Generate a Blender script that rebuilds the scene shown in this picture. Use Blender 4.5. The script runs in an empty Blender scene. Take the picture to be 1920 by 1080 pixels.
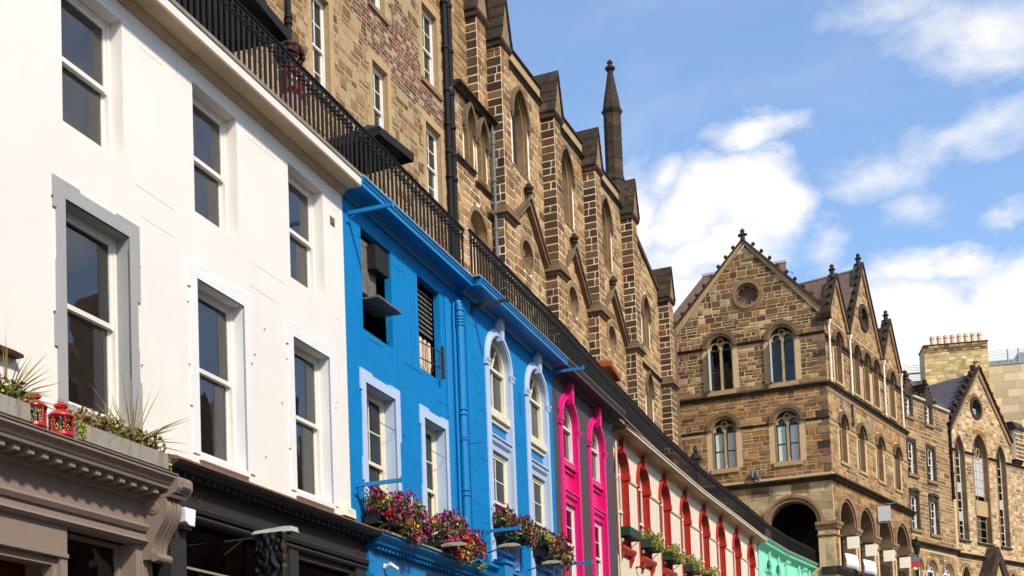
import bpy, math, random
from mathutils import Matrix, Vector
random.seed(7)
R = math.radians
scene = bpy.context.scene
# ------------------------------------------------------------------ camera
PITCH, ROLL = R(3.7), R(2.15)
cp, sp, cr, sr = math.cos(PITCH), math.sin(PITCH), math.cos(ROLL), math.sin(ROLL)
cam_data = bpy.data.cameras.new('camera')
cam_data.sensor_width = 36.0
cam_data.sensor_fit = 'HORIZONTAL'
cam_data.lens = 45.0
cam_data.shift_y = 744.69/1920
cam_data.clip_start = 0.1
cam_data.clip_end = 3000
cam = bpy.data.objects.new('camera', cam_data)
scene.collection.objects.link(cam)
cam.matrix_world = Matrix(((cr, sr, 0, 0), (sr*sp, -cr*sp, -cp, 0), (-sr*cp, cr*cp, -sp, 0), (0, 0, 0, 1)))
scene.camera = cam
# ------------------------------------------------------------------ sun and sky
AZ_WALL = R(20.0)
_n = Vector((math.cos(AZ_WALL), -math.sin(AZ_WALL), 0)); _d = Vector((math.sin(AZ_WALL), math.cos(AZ_WALL), 0))
SUN = (_n*1.0 - _d*0.62 + Vector((0, 0, 1.0))).normalized()
SUN_EL = math.asin(SUN.z); SUN_AZ = math.atan2(SUN.x, SUN.y)
sl = bpy.data.lights.new('sun', 'SUN'); sl.energy = 2.95; sl.angle = R(4.0); sl.color = (1.0, 0.925, 0.80)
so = bpy.data.objects.new('sun', sl); scene.collection.objects.link(so)
so.rotation_euler = SUN.to_track_quat('Z', 'Y').to_euler()
world = bpy.data.worlds.new('World'); scene.world = world; world.use_nodes = True
wn, wl = world.node_tree.nodes, world.node_tree.links
wn.clear()
def NN(t, **k):
    n = wn.new(t)
    for a, b in k.items(): setattr(n, a, b)
    return n
wout = NN('ShaderNodeOutputWorld')
sky = NN('ShaderNodeTexSky', sky_type='NISHITA', sun_disc=False, sun_elevation=SUN_EL, sun_rotation=SUN_AZ)
sky.air_density = 1.0; sky.dust_density = 0.6; sky.ozone_density = 1.0; sky.altitude = 80
bg_sky = NN('ShaderNodeBackground'); bg_sky.inputs[1].default_value = 0.15
gam = NN('ShaderNodeHueSaturation'); gam.inputs['Saturation'].default_value = 1.27; gam.inputs['Hue'].default_value = 0.5
wl.new(sky.outputs[0], gam.inputs['Color']); wl.new(gam.outputs[0], bg_sky.inputs[0])
bg_cl = NN('ShaderNodeBackground'); bg_cl.inputs[1].default_value = 0.63
tc = NN('ShaderNodeTexCoord')
mp = NN('ShaderNodeMapping'); mp.inputs['Scale'].default_value = (1, 1, 1.7); mp.inputs['Location'].default_value = (3.5, 2.1, 4.3); wl.new(tc.outputs['Generated'], mp.inputs[0])
def wnoise(scale, detail, rough, dist=0.0):
    n = NN('ShaderNodeTexNoise'); n.inputs['Scale'].default_value = scale; n.inputs['Detail'].default_value = detail
    n.inputs['Roughness'].default_value = rough; n.inputs['Distortion'].default_value = dist
    wl.new(mp.outputs[0], n.inputs['Vector']); return n.outputs[0]
def WM(op, a, b=None, c=None, clamp=False):
    n = NN('ShaderNodeMath', operation=op, use_clamp=clamp)
    for i, v in enumerate((a, b, c)):
        if v is None: continue
        if isinstance(v, (int, float)): n.inputs[i].default_value = v
        else: wl.new(v, n.inputs[i])
    return n.outputs[0]
# cumulus banks as soft lumps (direction, radius), broken up by noise; wisps of thin cloud everywhere else
LUMPS = [(0.1819, 0.8961, 0.4048, 0.0536, 0.0415, 2.09), (0.1407, 0.9054, 0.4007, 0.0521, 0.0353, 1.76), (0.208, 0.8954, 0.3936, 0.0343, 0.0349, 1.98), (0.1638, 0.9125, 0.3749, 0.0829, 0.0267, 1.65), (0.1177, 0.8988, 0.4223, 0.0259, 0.0197, 0.99), (0.1516, 0.8936, 0.4225, 0.0258, 0.0174, 1.1), (0.1962, 0.8886, 0.4145, 0.0319, 0.026, 1.65), (0.1895, 0.8752, 0.4451, 0.0463, 0.0163, 1.32), (0.1004, 0.9151, 0.3905, 0.0307, 0.0668, 1.65), (0.2743, 0.8698, 0.4102, 0.0501, 0.0234, 0.83), (0.3073, 0.8554, 0.4171, 0.0576, 0.0209, 0.77), (0.2999, 0.8726, 0.3856, 0.0335, 0.0213, 0.83), (0.3391, 0.8417, 0.4202, 0.0526, 0.0247, 0.72), (0.2437, 0.8995, 0.3625, 0.0215, 0.0197, 0.77), (0.352, 0.8604, 0.3686, 0.0268, 0.0105, 0.77), (0.2925, 0.8935, 0.3406, 0.0512, 0.0217, 1.32), (0.3265, 0.8818, 0.3404, 0.0421, 0.0214, 1.54), (0.3577, 0.879, 0.3152, 0.0544, 0.0405, 2.09), (0.2869, 0.9057, 0.3121, 0.0646, 0.0373, 1.87), (0.3292, 0.8979, 0.2921, 0.094, 0.0348, 2.09), (0.1411, 0.9263, 0.3492, 0.0575, 0.0292, 1.43), (0.2544, 0.9127, 0.3198, 0.0391, 0.031, 1.1), (0.3265, 0.8178, 0.4739, 0.0908, 0.0363, 0.94), (0.2767, 0.8249, 0.4929, 0.0679, 0.0182, 0.66)]
nz = wnoise(16.0, 6.0, 0.62, 0.2)
nz2 = wnoise(3.0, 5.0, 0.62, 0.6)
wv = NN('ShaderNodeTexNoise'); wv.inputs['Scale'].default_value = 9.0; wv.inputs['Detail'].default_value = 5; wv.inputs['Roughness'].default_value = 0.62; wl.new(mp.outputs[0], wv.inputs['Vector'])
wsb = NN('ShaderNodeVectorMath', operation='SUBTRACT'); wl.new(wv.outputs['Color'], wsb.inputs[0]); wsb.inputs[1].default_value = (0.5, 0.5, 0.5)
wsc = NN('ShaderNodeVectorMath', operation='SCALE'); wl.new(wsb.outputs[0], wsc.inputs[0]); wsc.inputs['Scale'].default_value = 0.07
wad = NN('ShaderNodeVectorMath', operation='ADD'); wl.new(tc.outputs['Generated'], wad.inputs[0]); wl.new(wsc.outputs[0], wad.inputs[1])
mask = None
for (dx, dy, dz, rx, rz, amp) in LUMPS:
    sub = NN('ShaderNodeVectorMath', operation='SUBTRACT'); wl.new(wad.outputs[0], sub.inputs[0]); sub.inputs[1].default_value = (dx, dy, dz)
    mul = NN('ShaderNodeVectorMath', operation='MULTIPLY'); wl.new(sub.outputs[0], mul.inputs[0]); mul.inputs[1].default_value = (1/rx, 1/rx, 1/rz)
    ln = NN('ShaderNodeVectorMath', operation='LENGTH'); wl.new(mul.outputs[0], ln.inputs[0])
    v = WM('MULTIPLY', WM('SUBTRACT', 1.0, ln.outputs['Value']), amp)
    mask = v if mask is None else WM('MAXIMUM', mask, v)
mask = WM('MAXIMUM', mask, WM('MULTIPLY', WM('SUBTRACT', wnoise(1.9, 3.0, 0.5), 0.495), 5.0))
m1 = WM('ADD', WM('MAXIMUM', mask, -0.6), WM('MULTIPLY', WM('SUBTRACT', nz, 0.5), 1.35))
mr = NN('ShaderNodeMapRange', interpolation_type='SMOOTHSTEP'); mr.inputs['From Min'].default_value = -0.30; mr.inputs['From Max'].default_value = 1.15
wl.new(m1, mr.inputs['Value'])
mr2 = NN('ShaderNodeMapRange', interpolation_type='SMOOTHSTEP'); mr2.inputs['From Min'].default_value = 0.40; mr2.inputs['From Max'].default_value = 0.80; mr2.inputs['To Max'].default_value = 0.50; mr2.inputs['To Min'].default_value = 0.17
wl.new(nz2, mr2.inputs['Value'])
cov = WM('MAXIMUM', mr.outputs[0], mr2.outputs[0])
crmp = NN('ShaderNodeMapRange'); crmp.inputs['To Min'].default_value = 0.0; crmp.inputs['From Min'].default_value = 0.1; crmp.inputs['From Max'].default_value = 0.9
wl.new(m1, crmp.inputs['Value'])
cmix = NN('ShaderNodeMix', data_type='RGBA'); cmix.inputs['A'].default_value = (0.80, 0.84, 0.95, 1); cmix.inputs['B'].default_value = (1.0, 0.995, 0.99, 1)
wl.new(crmp.outputs[0], cmix.inputs['Factor']); wl.new(cmix.outputs['Result'], bg_cl.inputs[0])
wmix = NN('ShaderNodeMixShader'); wl.new(cov, wmix.inputs[0]); wl.new(bg_sky.outputs[0], wmix.inputs[1]); wl.new(bg_cl.outputs[0], wmix.inputs[2])
wl.new(wmix.outputs[0], wout.inputs[0])
scene.view_settings.view_transform = 'Standard'; scene.view_settings.look = 'None'
scene.view_settings.gamma = 1.0; scene.view_settings.use_curve_mapping = False
scene.view_settings.exposure = 0.72
scene.render.engine = 'CYCLES'
scene.cycles.max_bounces = 6; scene.cycles.diffuse_bounces = 3; scene.cycles.glossy_bounces = 3; scene.cycles.transparent_max_bounces = 10
GROUND = -1.7
# ------------------------------------------------------------------ materials
MATS = {}
def lin(c):
    return tuple((v/255/12.92 if v <= 10 else ((v/255+0.055)/1.055)**2.4) for v in c)
def mat(name, base, rough=0.7, var=0.12, vscale=3.0, bump=0.0, bscale=40.0, metallic=0.0, tint=False, stain=None, stain_amt=0.0, stain_scale=0.6, spec=0.35, streak=False):
    m = bpy.data.materials.new(name); m.use_nodes = True
    n, l = m.node_tree.nodes, m.node_tree.links
    b = n['Principled BSDF']; b.inputs['Roughness'].default_value = rough; b.inputs['Metallic'].default_value = metallic
    b.inputs['Specular IOR Level'].default_value = spec
    tcn = n.new('ShaderNodeTexCoord')
    if tint:
        at = n.new('ShaderNodeAttribute'); at.attribute_name = 'tint'; col = at.outputs['Color']
    else:
        rg = n.new('ShaderNodeRGB'); rg.outputs[0].default_value = (*base, 1); col = rg.outputs[0]
    if var > 0:
        nz = n.new('ShaderNodeTexNoise'); nz.inputs['Scale'].default_value = vscale; nz.inputs['Detail'].default_value = 8; nz.inputs['Roughness'].default_value = 0.65
        l.new(tcn.outputs['Object'], nz.inputs['Vector'])
        mr = n.new('ShaderNodeMapRange'); mr.inputs['From Min'].default_value = 0.25; mr.inputs['From Max'].default_value = 0.75
        mr.inputs['To Min'].default_value = 1-var; mr.inputs['To Max'].default_value = 1+var
        l.new(nz.outputs[0], mr.inputs['Value'])
        vm = n.new('ShaderNodeVectorMath'); vm.operation = 'SCALE'; l.new(col, vm.inputs[0]); l.new(mr.outputs[0], vm.inputs['Scale'])
        col = vm.outputs[0]
    if stain is not None:
        mpn = n.new('ShaderNodeMapping'); l.new(tcn.outputs['Object'], mpn.inputs[0])
        if streak: mpn.inputs['Scale'].default_value = (3.5, 1, 0.35)
        ns = n.new('ShaderNodeTexNoise'); ns.inputs['Scale'].default_value = stain_scale; ns.inputs['Detail'].default_value = 9; ns.inputs['Roughness'].default_value = 0.7
        l.new(mpn.outputs[0], ns.inputs['Vector'])
        ms = n.new('ShaderNodeMapRange'); ms.interpolation_type = 'SMOOTHSTEP'; ms.inputs['From Min'].default_value = 0.46; ms.inputs['From Max'].default_value = 0.72; ms.inputs['To Max'].default_value = stain_amt
        l.new(ns.outputs[0], ms.inputs['Value'])
        mx = n.new('ShaderNodeMix'); mx.data_type = 'RGBA'; l.new(ms.outputs[0], mx.inputs['Factor']); l.new(col, mx.inputs['A']); mx.inputs['B'].default_value = (*stain, 1)
        col = mx.outputs['Result']
    l.new(col, b.inputs['Base Color'])
    if bump > 0:
        nb = n.new('ShaderNodeTexNoise'); nb.inputs['Scale'].default_value = bscale; nb.inputs['Detail'].default_value = 6; l.new(tcn.outputs['Object'], nb.inputs['Vector'])
        bp = n.new('ShaderNodeBump'); bp.inputs['Strength'].default_value = bump; bp.inputs['Distance'].default_value = 0.02
        l.new(nb.outputs[0], bp.inputs['Height']); l.new(bp.outputs[0], b.inputs['Normal'])
    MATS[name] = m; return m
mat('white_render', (0.75, 0.705, 0.64), 0.8, 0.035, 0.9, 0.15, 5, stain=(0.62, 0.54, 0.44), stain_amt=0.07, stain_scale=0.9, streak=True)
mat('white_paint', (0.75, 0.735, 0.72), 0.5, 0.03, 4)
mat('grey_paint', (0.34, 0.335, 0.325), 0.6, 0.05, 3, 0.1, 15)
mat('sash_white', (0.72, 0.675, 0.61), 0.45, 0.05, 6)
mat('sash_cream', (0.74, 0.66, 0.47), 0.5, 0.06, 6)
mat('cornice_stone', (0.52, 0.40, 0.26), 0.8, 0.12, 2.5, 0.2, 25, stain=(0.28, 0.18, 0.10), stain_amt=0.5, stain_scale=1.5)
mat('kerb_stone', (0.30, 0.25, 0.19), 0.9, 0.2, 6, 0.3, 30)
mat('taupe_paint', (0.235, 0.178, 0.143), 0.55, 0.06, 3, 0.05, 20)
mat('charcoal_shop', (0.030, 0.028, 0.027), 0.5, 0.1, 3)
mat('charcoal_dark', (0.016, 0.014, 0.013), 0.55, 0.1, 3)
mat('blue_paint', (0.002, 0.19, 0.47), 0.75, 0.10, 1.6, 0.25, 10, stain=(0.004, 0.14, 0.38), stain_amt=0.28, stain_scale=1.1, streak=True, spec=0.15)
mat('blue_trim', (0.003, 0.195, 0.47), 0.4, 0.06, 3)
mat('lavender_paint', (0.43, 0.53, 0.69), 0.6, 0.05, 3, 0.1, 15)
mat('slate_paint', (0.065, 0.058, 0.060), 0.65, 0.08, 2, 0.15, 12)
mat('pink_paint', (0.70, 0.003, 0.17), 0.4, 0.05, 3)
mat('cream_render', (0.70, 0.60, 0.455), 0.75, 0.06, 1.5, 0.25, 9, stain=(0.55, 0.43, 0.28), stain_amt=0.3, stain_scale=1.2, streak=True)
mat('red_paint', (0.42, 0.022, 0.010), 0.45, 0.10, 3)
mat('mint_paint', (0.24, 0.66, 0.46), 0.6, 0.08, 2, 0.2, 10)
mat('iron', (0.009, 0.0075, 0.007), 0.6, 0.2, 8, spec=0.2)
mat('lead_pipe', (0.075, 0.07, 0.075), 0.5, 0.15, 5)
mat('grey_pipe', (0.13, 0.135, 0.155), 0.5, 0.1, 5)
mat('stone', (0.4, 0.3, 0.17), 0.9, 0.17, 7, 0.6, 28, tint=True, stain=(0.035, 0.022, 0.014), stain_amt=0.95, stain_scale=0.7)
mat('stone_rubble', (0.4, 0.3, 0.17), 0.95, 0.25, 9, 0.8, 22, tint=True, stain=(0.10, 0.06, 0.035), stain_amt=0.3, stain_scale=1.2)
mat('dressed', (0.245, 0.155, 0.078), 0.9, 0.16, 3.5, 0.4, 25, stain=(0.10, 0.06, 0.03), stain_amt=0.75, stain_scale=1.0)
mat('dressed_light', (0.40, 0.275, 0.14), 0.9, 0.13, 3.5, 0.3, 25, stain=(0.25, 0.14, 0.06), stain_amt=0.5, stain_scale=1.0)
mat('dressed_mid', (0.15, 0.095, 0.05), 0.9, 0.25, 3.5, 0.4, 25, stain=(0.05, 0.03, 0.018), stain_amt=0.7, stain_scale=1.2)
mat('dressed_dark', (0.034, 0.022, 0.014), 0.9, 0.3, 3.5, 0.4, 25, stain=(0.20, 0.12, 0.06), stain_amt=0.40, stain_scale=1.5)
mat('mortar_pale', (0.80, 0.665, 0.47), 0.95, 0.1, 10, 0.3, 40)
mat('mortar_warm', (0.52, 0.37, 0.205), 0.95, 0.15, 8, 0.4, 40)
mat('harling', (0.36, 0.255, 0.145), 0.95, 0.22, 4.5, 0.8, 35, stain=(0.26, 0.17, 0.09), stain_amt=0.6, stain_scale=1.6)
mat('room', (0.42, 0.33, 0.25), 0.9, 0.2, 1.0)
mat('room_shade', (0.028, 0.022, 0.018), 0.9, 0.2, 1.0)  # near-black colour stands in for the shade of unlit interiors
mat('shutter_wood', (0.74, 0.57, 0.37), 0.6, 0.1, 4)
mat('curtain', (0.80, 0.78, 0.74), 0.9, 0.1, 4)
mat('black_cloth', (0.009, 0.008, 0.009), 0.8, 0.1, 4)
mat('rust_cloth', (0.26, 0.055, 0.012), 0.8, 0.1, 4)
mat('rust_paint', (0.30, 0.07, 0.02), 0.6, 0.2, 6)
mat('red_enamel', (0.42, 0.008, 0.014), 0.3, 0.05, 4, spec=0.5)
mat('planter_wood', (0.30, 0.26, 0.225), 0.8, 0.2, 5, 0.3, 20, stain=(0.13, 0.08, 0.05), stain_amt=0.6, stain_scale=2.5, streak=True)
mat('box_black', (0.010, 0.009, 0.009), 0.7, 0.1, 5)
mat('box_green', (0.012, 0.045, 0.022), 0.6, 0.15, 5)
mat('leaf_green', (0.07, 0.115, 0.02), 0.6, 0.5, 9)
mat('leaf_lime', (0.34, 0.38, 0.05), 0.6, 0.4, 9)
mat('leaf_yellow', (0.42, 0.36, 0.04), 0.6, 0.4, 9)
mat('leaf_brown', (0.20, 0.09, 0.04), 0.7, 0.5, 9)
mat('blade_leaf', (0.30, 0.25, 0.07), 0.5, 0.4, 3)
mat('petal_magenta', (0.36, 0.022, 0.13), 0.6, 0.35, 30)
mat('petal_orange', (0.62, 0.16, 0.02), 0.6, 0.2, 30)
mat('petal_red', (0.62, 0.03, 0.03), 0.6, 0.2, 30)
mat('petal_white', (0.80, 0.72, 0.52), 0.6, 0.1, 30)
mat('petal_plum', (0.22, 0.02, 0.05), 0.6, 0.3, 30)
mat('roof_slate', (0.13, 0.078, 0.058), 0.8, 0.3, 3.0, 0.5, 8)
mat('roof_blue', (0.085, 0.072, 0.085), 0.95, 0.2, 3.0, 0.4, 8)
mat('lead', (0.42, 0.42, 0.46), 0.6, 0.1, 4)
mat('yellow_brick', (0.56, 0.42, 0.19), 0.9, 0.18, 4, 0.3, 30, tint=True)
mat('modern_stone', (0.60, 0.47, 0.27), 0.85, 0.1, 2, 0.1, 20, tint=True)
mat('terracotta', (0.72, 0.42, 0.22), 0.8, 0.12, 5)
mat('steel', (0.35, 0.36, 0.38), 0.4, 0.1, 5, metallic=0.6)
mat('zinc', (0.30, 0.31, 0.32), 0.5, 0.1, 2, metallic=0.3)
mat('maroon', (0.07, 0.008, 0.007), 0.6, 0.1, 4)
mat('sign_cream', (0.82, 0.74, 0.58), 0.6, 0.03, 4)
mat('sign_grey', (0.52, 0.53, 0.53), 0.5, 0.03, 4)
mat('sign_red', (0.55, 0.02, 0.02), 0.5, 0.03, 4)
mat('sign_blue', (0.03, 0.20, 0.33), 0.5, 0.03, 4)
mat('white_cloth', (0.82, 0.82, 0.84), 0.8, 0.03, 4)
mat('plastic_white', (0.80, 0.80, 0.82), 0.35, 0.02, 4)
mat('bin_liner', (0.003, 0.003, 0.0033), 0.14, 0.1, 6, spec=0.5)
mat('lamp_housing', (0.50, 0.51, 0.44), 0.4, 0.1, 6)
mat('copper_edge', (0.20, 0.10, 0.06), 0.7, 0.4, 12, 0.4, 40)
mat('skin', (0.55, 0.32, 0.22), 0.6, 0.05, 8)
mat('hair', (0.055, 0.022, 0.010), 0.7, 0.4, 40)
mat('shirt_red', (0.32, 0.008, 0.015), 0.8, 0.15, 6)
mat('skirt_print', (0.25, 0.14, 0.11), 0.8, 0.7, 30)
mat('asphalt', (0.05, 0.05, 0.052), 0.9, 0.2, 5, 0.4, 60)
mat('paving', (0.24, 0.225, 0.20), 0.9, 0.15, 2, 0.3, 30)
mat('soil', (0.10, 0.085, 0.06), 0.95, 0.2, 0.2)
mat('number_gold', (0.085, 0.04, 0.015), 0.5, 0.1, 4)
mat('soot_shade_metal', (0.15, 0.125, 0.105), 0.6, 0.5, 9, 0.2, 15, stain=(0.01, 0.01, 0.01), stain_amt=0.95, stain_scale=3.0, streak=True)  # soot streaks plus darkening for the black inside of the wall openings
mat('dark_metal', (0.035, 0.03, 0.028), 0.5, 0.3, 8)
mat('rope_light_wire', (0.02, 0.02, 0.02), 0.6, 0.1, 4)
def emit(name, col, s):
    m = bpy.data.materials.new(name); m.use_nodes = True; b = m.node_tree.nodes['Principled BSDF']
    b.inputs['Base Color'].default_value = (*col, 1); b.inputs['Emission Color'].default_value = (*col, 1); b.inputs['Emission Strength'].default_value = s
    MATS[name] = m
emit('fairy_light', (1.0, 0.72, 0.22), 1.0)
emit('ceiling_lamp_glow', (1.0, 0.50, 0.12), 1.5)
def glass(name, tr, rough=0.02, ior=1.6, body=None, mixb=0.0, refl=1.0):
    m = bpy.data.materials.new(name); m.use_nodes = True; n, l = m.node_tree.nodes, m.node_tree.links
    n.clear(); o = n.new('ShaderNodeOutputMaterial'); t = n.new('ShaderNodeBsdfTransparent'); t.inputs[0].default_value = (*tr, 1)
    g = n.new('ShaderNodeBsdfGlossy'); g.inputs['Roughness'].default_value = rough; g.inputs[0].default_value = (refl, refl, refl, 1)
    f = n.new('ShaderNodeFresnel'); f.inputs['IOR'].default_value = ior
    tcn = n.new('ShaderNodeTexCoord'); nb = n.new('ShaderNodeTexNoise'); nb.inputs['Scale'].default_value = 1.3; l.new(tcn.outputs['Object'], nb.inputs['Vector'])
    bp = n.new('ShaderNodeBump'); bp.inputs['Strength'].default_value = 0.12; bp.inputs['Distance'].default_value = 0.03; l.new(nb.outputs[0], bp.inputs['Height']); l.new(bp.outputs[0], g.inputs['Normal'])
    src = t.outputs[0]
    if body is not None:
        d = n.new('ShaderNodeBsdfDiffuse'); d.inputs[0].default_value = (*body, 1); mb = n.new('ShaderNodeMixShader'); mb.inputs[0].default_value = mixb
        l.new(t.outputs[0], mb.inputs[1]); l.new(d.outputs[0], mb.inputs[2]); src = mb.outputs[0]
    mx = n.new('ShaderNodeMixShader'); l.new(f.outputs[0], mx.inputs[0]); l.new(src, mx.inputs[1]); l.new(g.outputs[0], mx.inputs[2]); l.new(mx.outputs[0], o.inputs[0])
    MATS[name] = m
glass('glass', (0.97, 0.96, 0.95), 0.01, 1.9, (0.50, 0.47, 0.47), 0.02)
glass('glass_dark', (0.55, 0.52, 0.48), 0.02, 1.5)
glass('glass_leaded', (0.25, 0.25, 0.25), 0.12, 1.6, (0.06, 0.05, 0.04), 0.5)
glass('glass_blind', (0.5, 0.5, 0.5), 0.05, 1.5, (0.70, 0.76, 0.73), 0.85)
glass('glass_frost', (0.5, 0.5, 0.5), 0.05, 1.5, (0.62, 0.62, 0.62), 0.7)
# ------------------------------------------------------------------ frames and mesh building
COL = scene.collection
class Frame:
    """A wall: x runs along it (away from the camera), y goes INTO it, z is up (0 = eye level)."""
    def __init__(s, x, y, az):
        s.o = Vector((x, y, 0)); s.az = az; a = R(az)
        s.d = Vector((math.sin(a), math.cos(a), 0)); s.n = Vector((math.cos(a), -math.sin(a), 0))
        s.M = Matrix.Translation(s.o) @ Matrix.Rotation(R(90-az), 4, 'Z')
    def P(s, u, y, z): return s.M @ Vector((u, y, z))
WORLD = {}
def thing(name, label, cat, F, u=0.0, y=0.0, z=GROUND, group=None, turn=0.0):
    o = bpy.data.objects.new(name, None); COL.objects.link(o); o.empty_display_size = 0.3
    o.matrix_world = Matrix.Translation(F.P(u, y, z)) @ Matrix.Rotation(R(90-F.az+turn), 4, 'Z')
    WORLD[o.name] = o.matrix_world.copy()
    o['label'] = label; o['category'] = cat
    if group: o['group'] = group
    return o
def place(o, F_or_M, parent):
    Mw = F_or_M.M if isinstance(F_or_M, Frame) else F_or_M
    if parent is not None:
        o.parent = parent
        o.matrix_basis = WORLD[parent.name].inverted() @ Mw
    else:
        o.matrix_world = Mw
    WORLD[o.name] = Mw.copy()
def tag(o, label=None, cat=None, group=None, kind=None):
    if label: o['label'] = label
    if cat: o['category'] = cat
    if group: o['group'] = group
    if kind: o['kind'] = kind
    return o
class M:
    def __init__(s): s.v = []; s.f = []; s.c = []
    def add(s, vs, fs, c=None):
        k = len(s.v); s.v += [tuple(q) for q in vs]; s.f += [tuple(i+k for i in f) for f in fs]
        s.c += [c]*len(fs); return s
    def box(s, x0, x1, y0, y1, z0, z1, c=None):
        return s.add([(x0,y0,z0),(x1,y0,z0),(x1,y1,z0),(x0,y1,z0),(x0,y0,z1),(x1,y0,z1),(x1,y1,z1),(x0,y1,z1)],
                     [(0,1,5,4),(1,2,6,5),(2,3,7,6),(3,0,4,7),(4,5,6,7),(3,2,1,0)], c)
    def prism(s, prof, x0, x1, c=None):
        """profile of (y,z), run along x"""
        n = len(prof)
        vs = [(x0, y, z) for y, z in prof]+[(x1, y, z) for y, z in prof]
        return s.add(vs, [(i, (i+1) % n, n+(i+1) % n, n+i) for i in range(n)]+[tuple(range(n))[::-1], tuple(range(n, 2*n))], c)
    def poly(s, pts, y0, y1, c=None):
        """outline of (x,z), given thickness from y0 to y1"""
        n = len(pts)
        vs = [(x, y0, z) for x, z in pts]+[(x, y1, z) for x, z in pts]
        return s.add(vs, [tuple(range(n)), tuple(range(n, 2*n))[::-1]]+[(i, n+i, n+(i+1) % n, (i+1) % n) for i in range(n)], c)
    def band(s, a, b, y0, y1, c=None):
        """solid strip between two outlines with the same number of points"""
        n = len(a)
        vs = [(x, y0, z) for x, z in a]+[(x, y0, z) for x, z in b]+[(x, y1, z) for x, z in a]+[(x, y1, z) for x, z in b]
        fs = []
        for i in range(n-1):
            fs += [(i, i+1, n+i+1, n+i), (2*n+i, 3*n+i, 3*n+i+1, 2*n+i+1), (i, 2*n+i, 2*n+i+1, i+1), (n+i, n+i+1, 3*n+i+1, 3*n+i)]
        fs += [(0, n, 3*n, 2*n), (n-1, 3*n-1, 4*n-1, 2*n-1)]
        return s.add(vs, fs, c)
    def tube(s, p, q, r, r2=None, n=8, caps=True, c=None):
        p, q = Vector(p), Vector(q); r2 = r if r2 is None else r2
        w = (q-p).normalized(); a = w.orthogonal().normalized(); b = w.cross(a)
        vs = []
        for o, rr in ((p, r), (q, r2)):
            for i in range(n):
                t = 2*math.pi*i/n; vs.append(o+a*math.cos(t)*rr+b*math.sin(t)*rr)
        fs = [(i, (i+1) % n, n+(i+1) % n, n+i) for i in range(n)]
        if caps: fs += [tuple(range(n))[::-1], tuple(range(n, 2*n))]
        return s.add(vs, fs, c)
    def path(s, pts, r, n=6):
        for a, b in zip(pts, pts[1:]): s.tube(a, b, r, r, n)
        return s
    def lathe(s, prof, cx=0, cy=0, n=10, rot=0.0, c=None):
        """profile of (radius, z) round a vertical axis"""
        vs = []; fs = []; m = len(prof)
        for r, z in prof:
            for i in range(n):
                t = 2*math.pi*i/n+rot; vs.append((cx+r*math.cos(t), cy+r*math.sin(t), z))
        for j in range(m-1):
            for i in range(n): fs.append((j*n+i, j*n+(i+1) % n, (j+1)*n+(i+1) % n, (j+1)*n+i))
        fs += [tuple(range(n))[::-1], tuple(range((m-1)*n, m*n))]
        return s.add(vs, fs, c)
    def blob(s, c, r, n=7, m=5, jit=0.0):
        vs = []; fs = []
        for j in range(m+1):
            ph = math.pi*j/m
            for i in range(n):
                t = 2*math.pi*i/n; k = 1+random.uniform(-jit, jit)
                vs.append((c[0]+r[0]*k*math.sin(ph)*math.cos(t), c[1]+r[1]*k*math.sin(ph)*math.sin(t), c[2]+r[2]*k*math.cos(ph)))
        for j in range(m):
            for i in range(n): fs.append((j*n+i, (j+1)*n+i, (j+1)*n+(i+1) % n, j*n+(i+1) % n))
        return s.add(vs, fs)
    def mesh(s, name, material, smooth=False):
        me = bpy.data.meshes.new(name); me.from_pydata(s.v, [], s.f)
        if any(c is not None for c in s.c):
            at = me.attributes.new('tint', 'FLOAT_COLOR', 'CORNER'); buf = []
            for p, c in zip(s.f, s.c):
                c = c or (0.4, 0.3, 0.2); buf += [c[0], c[1], c[2], 1.0]*len(p)
            at.data.foreach_set('color', buf)
        for m in (material if isinstance(material, (list, tuple)) else [material]): me.materials.append(MATS[m])
        if smooth: me.polygons.foreach_set('use_smooth', [True]*len(me.polygons))
        me.update(); return me
    def build(s, name, material, parent, F, smooth=False, bevel=0.0):
        o = bpy.data.objects.new(name, s.mesh(name, material, smooth)); COL.objects.link(o)
        place(o, F, parent)
        if bevel:
            b = o.modifiers.new('bevel', 'BEVEL'); b.width = bevel; b.segments = 2; b.limit_method = 'ANGLE'; b.angle_limit = R(40)
        return o
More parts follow.
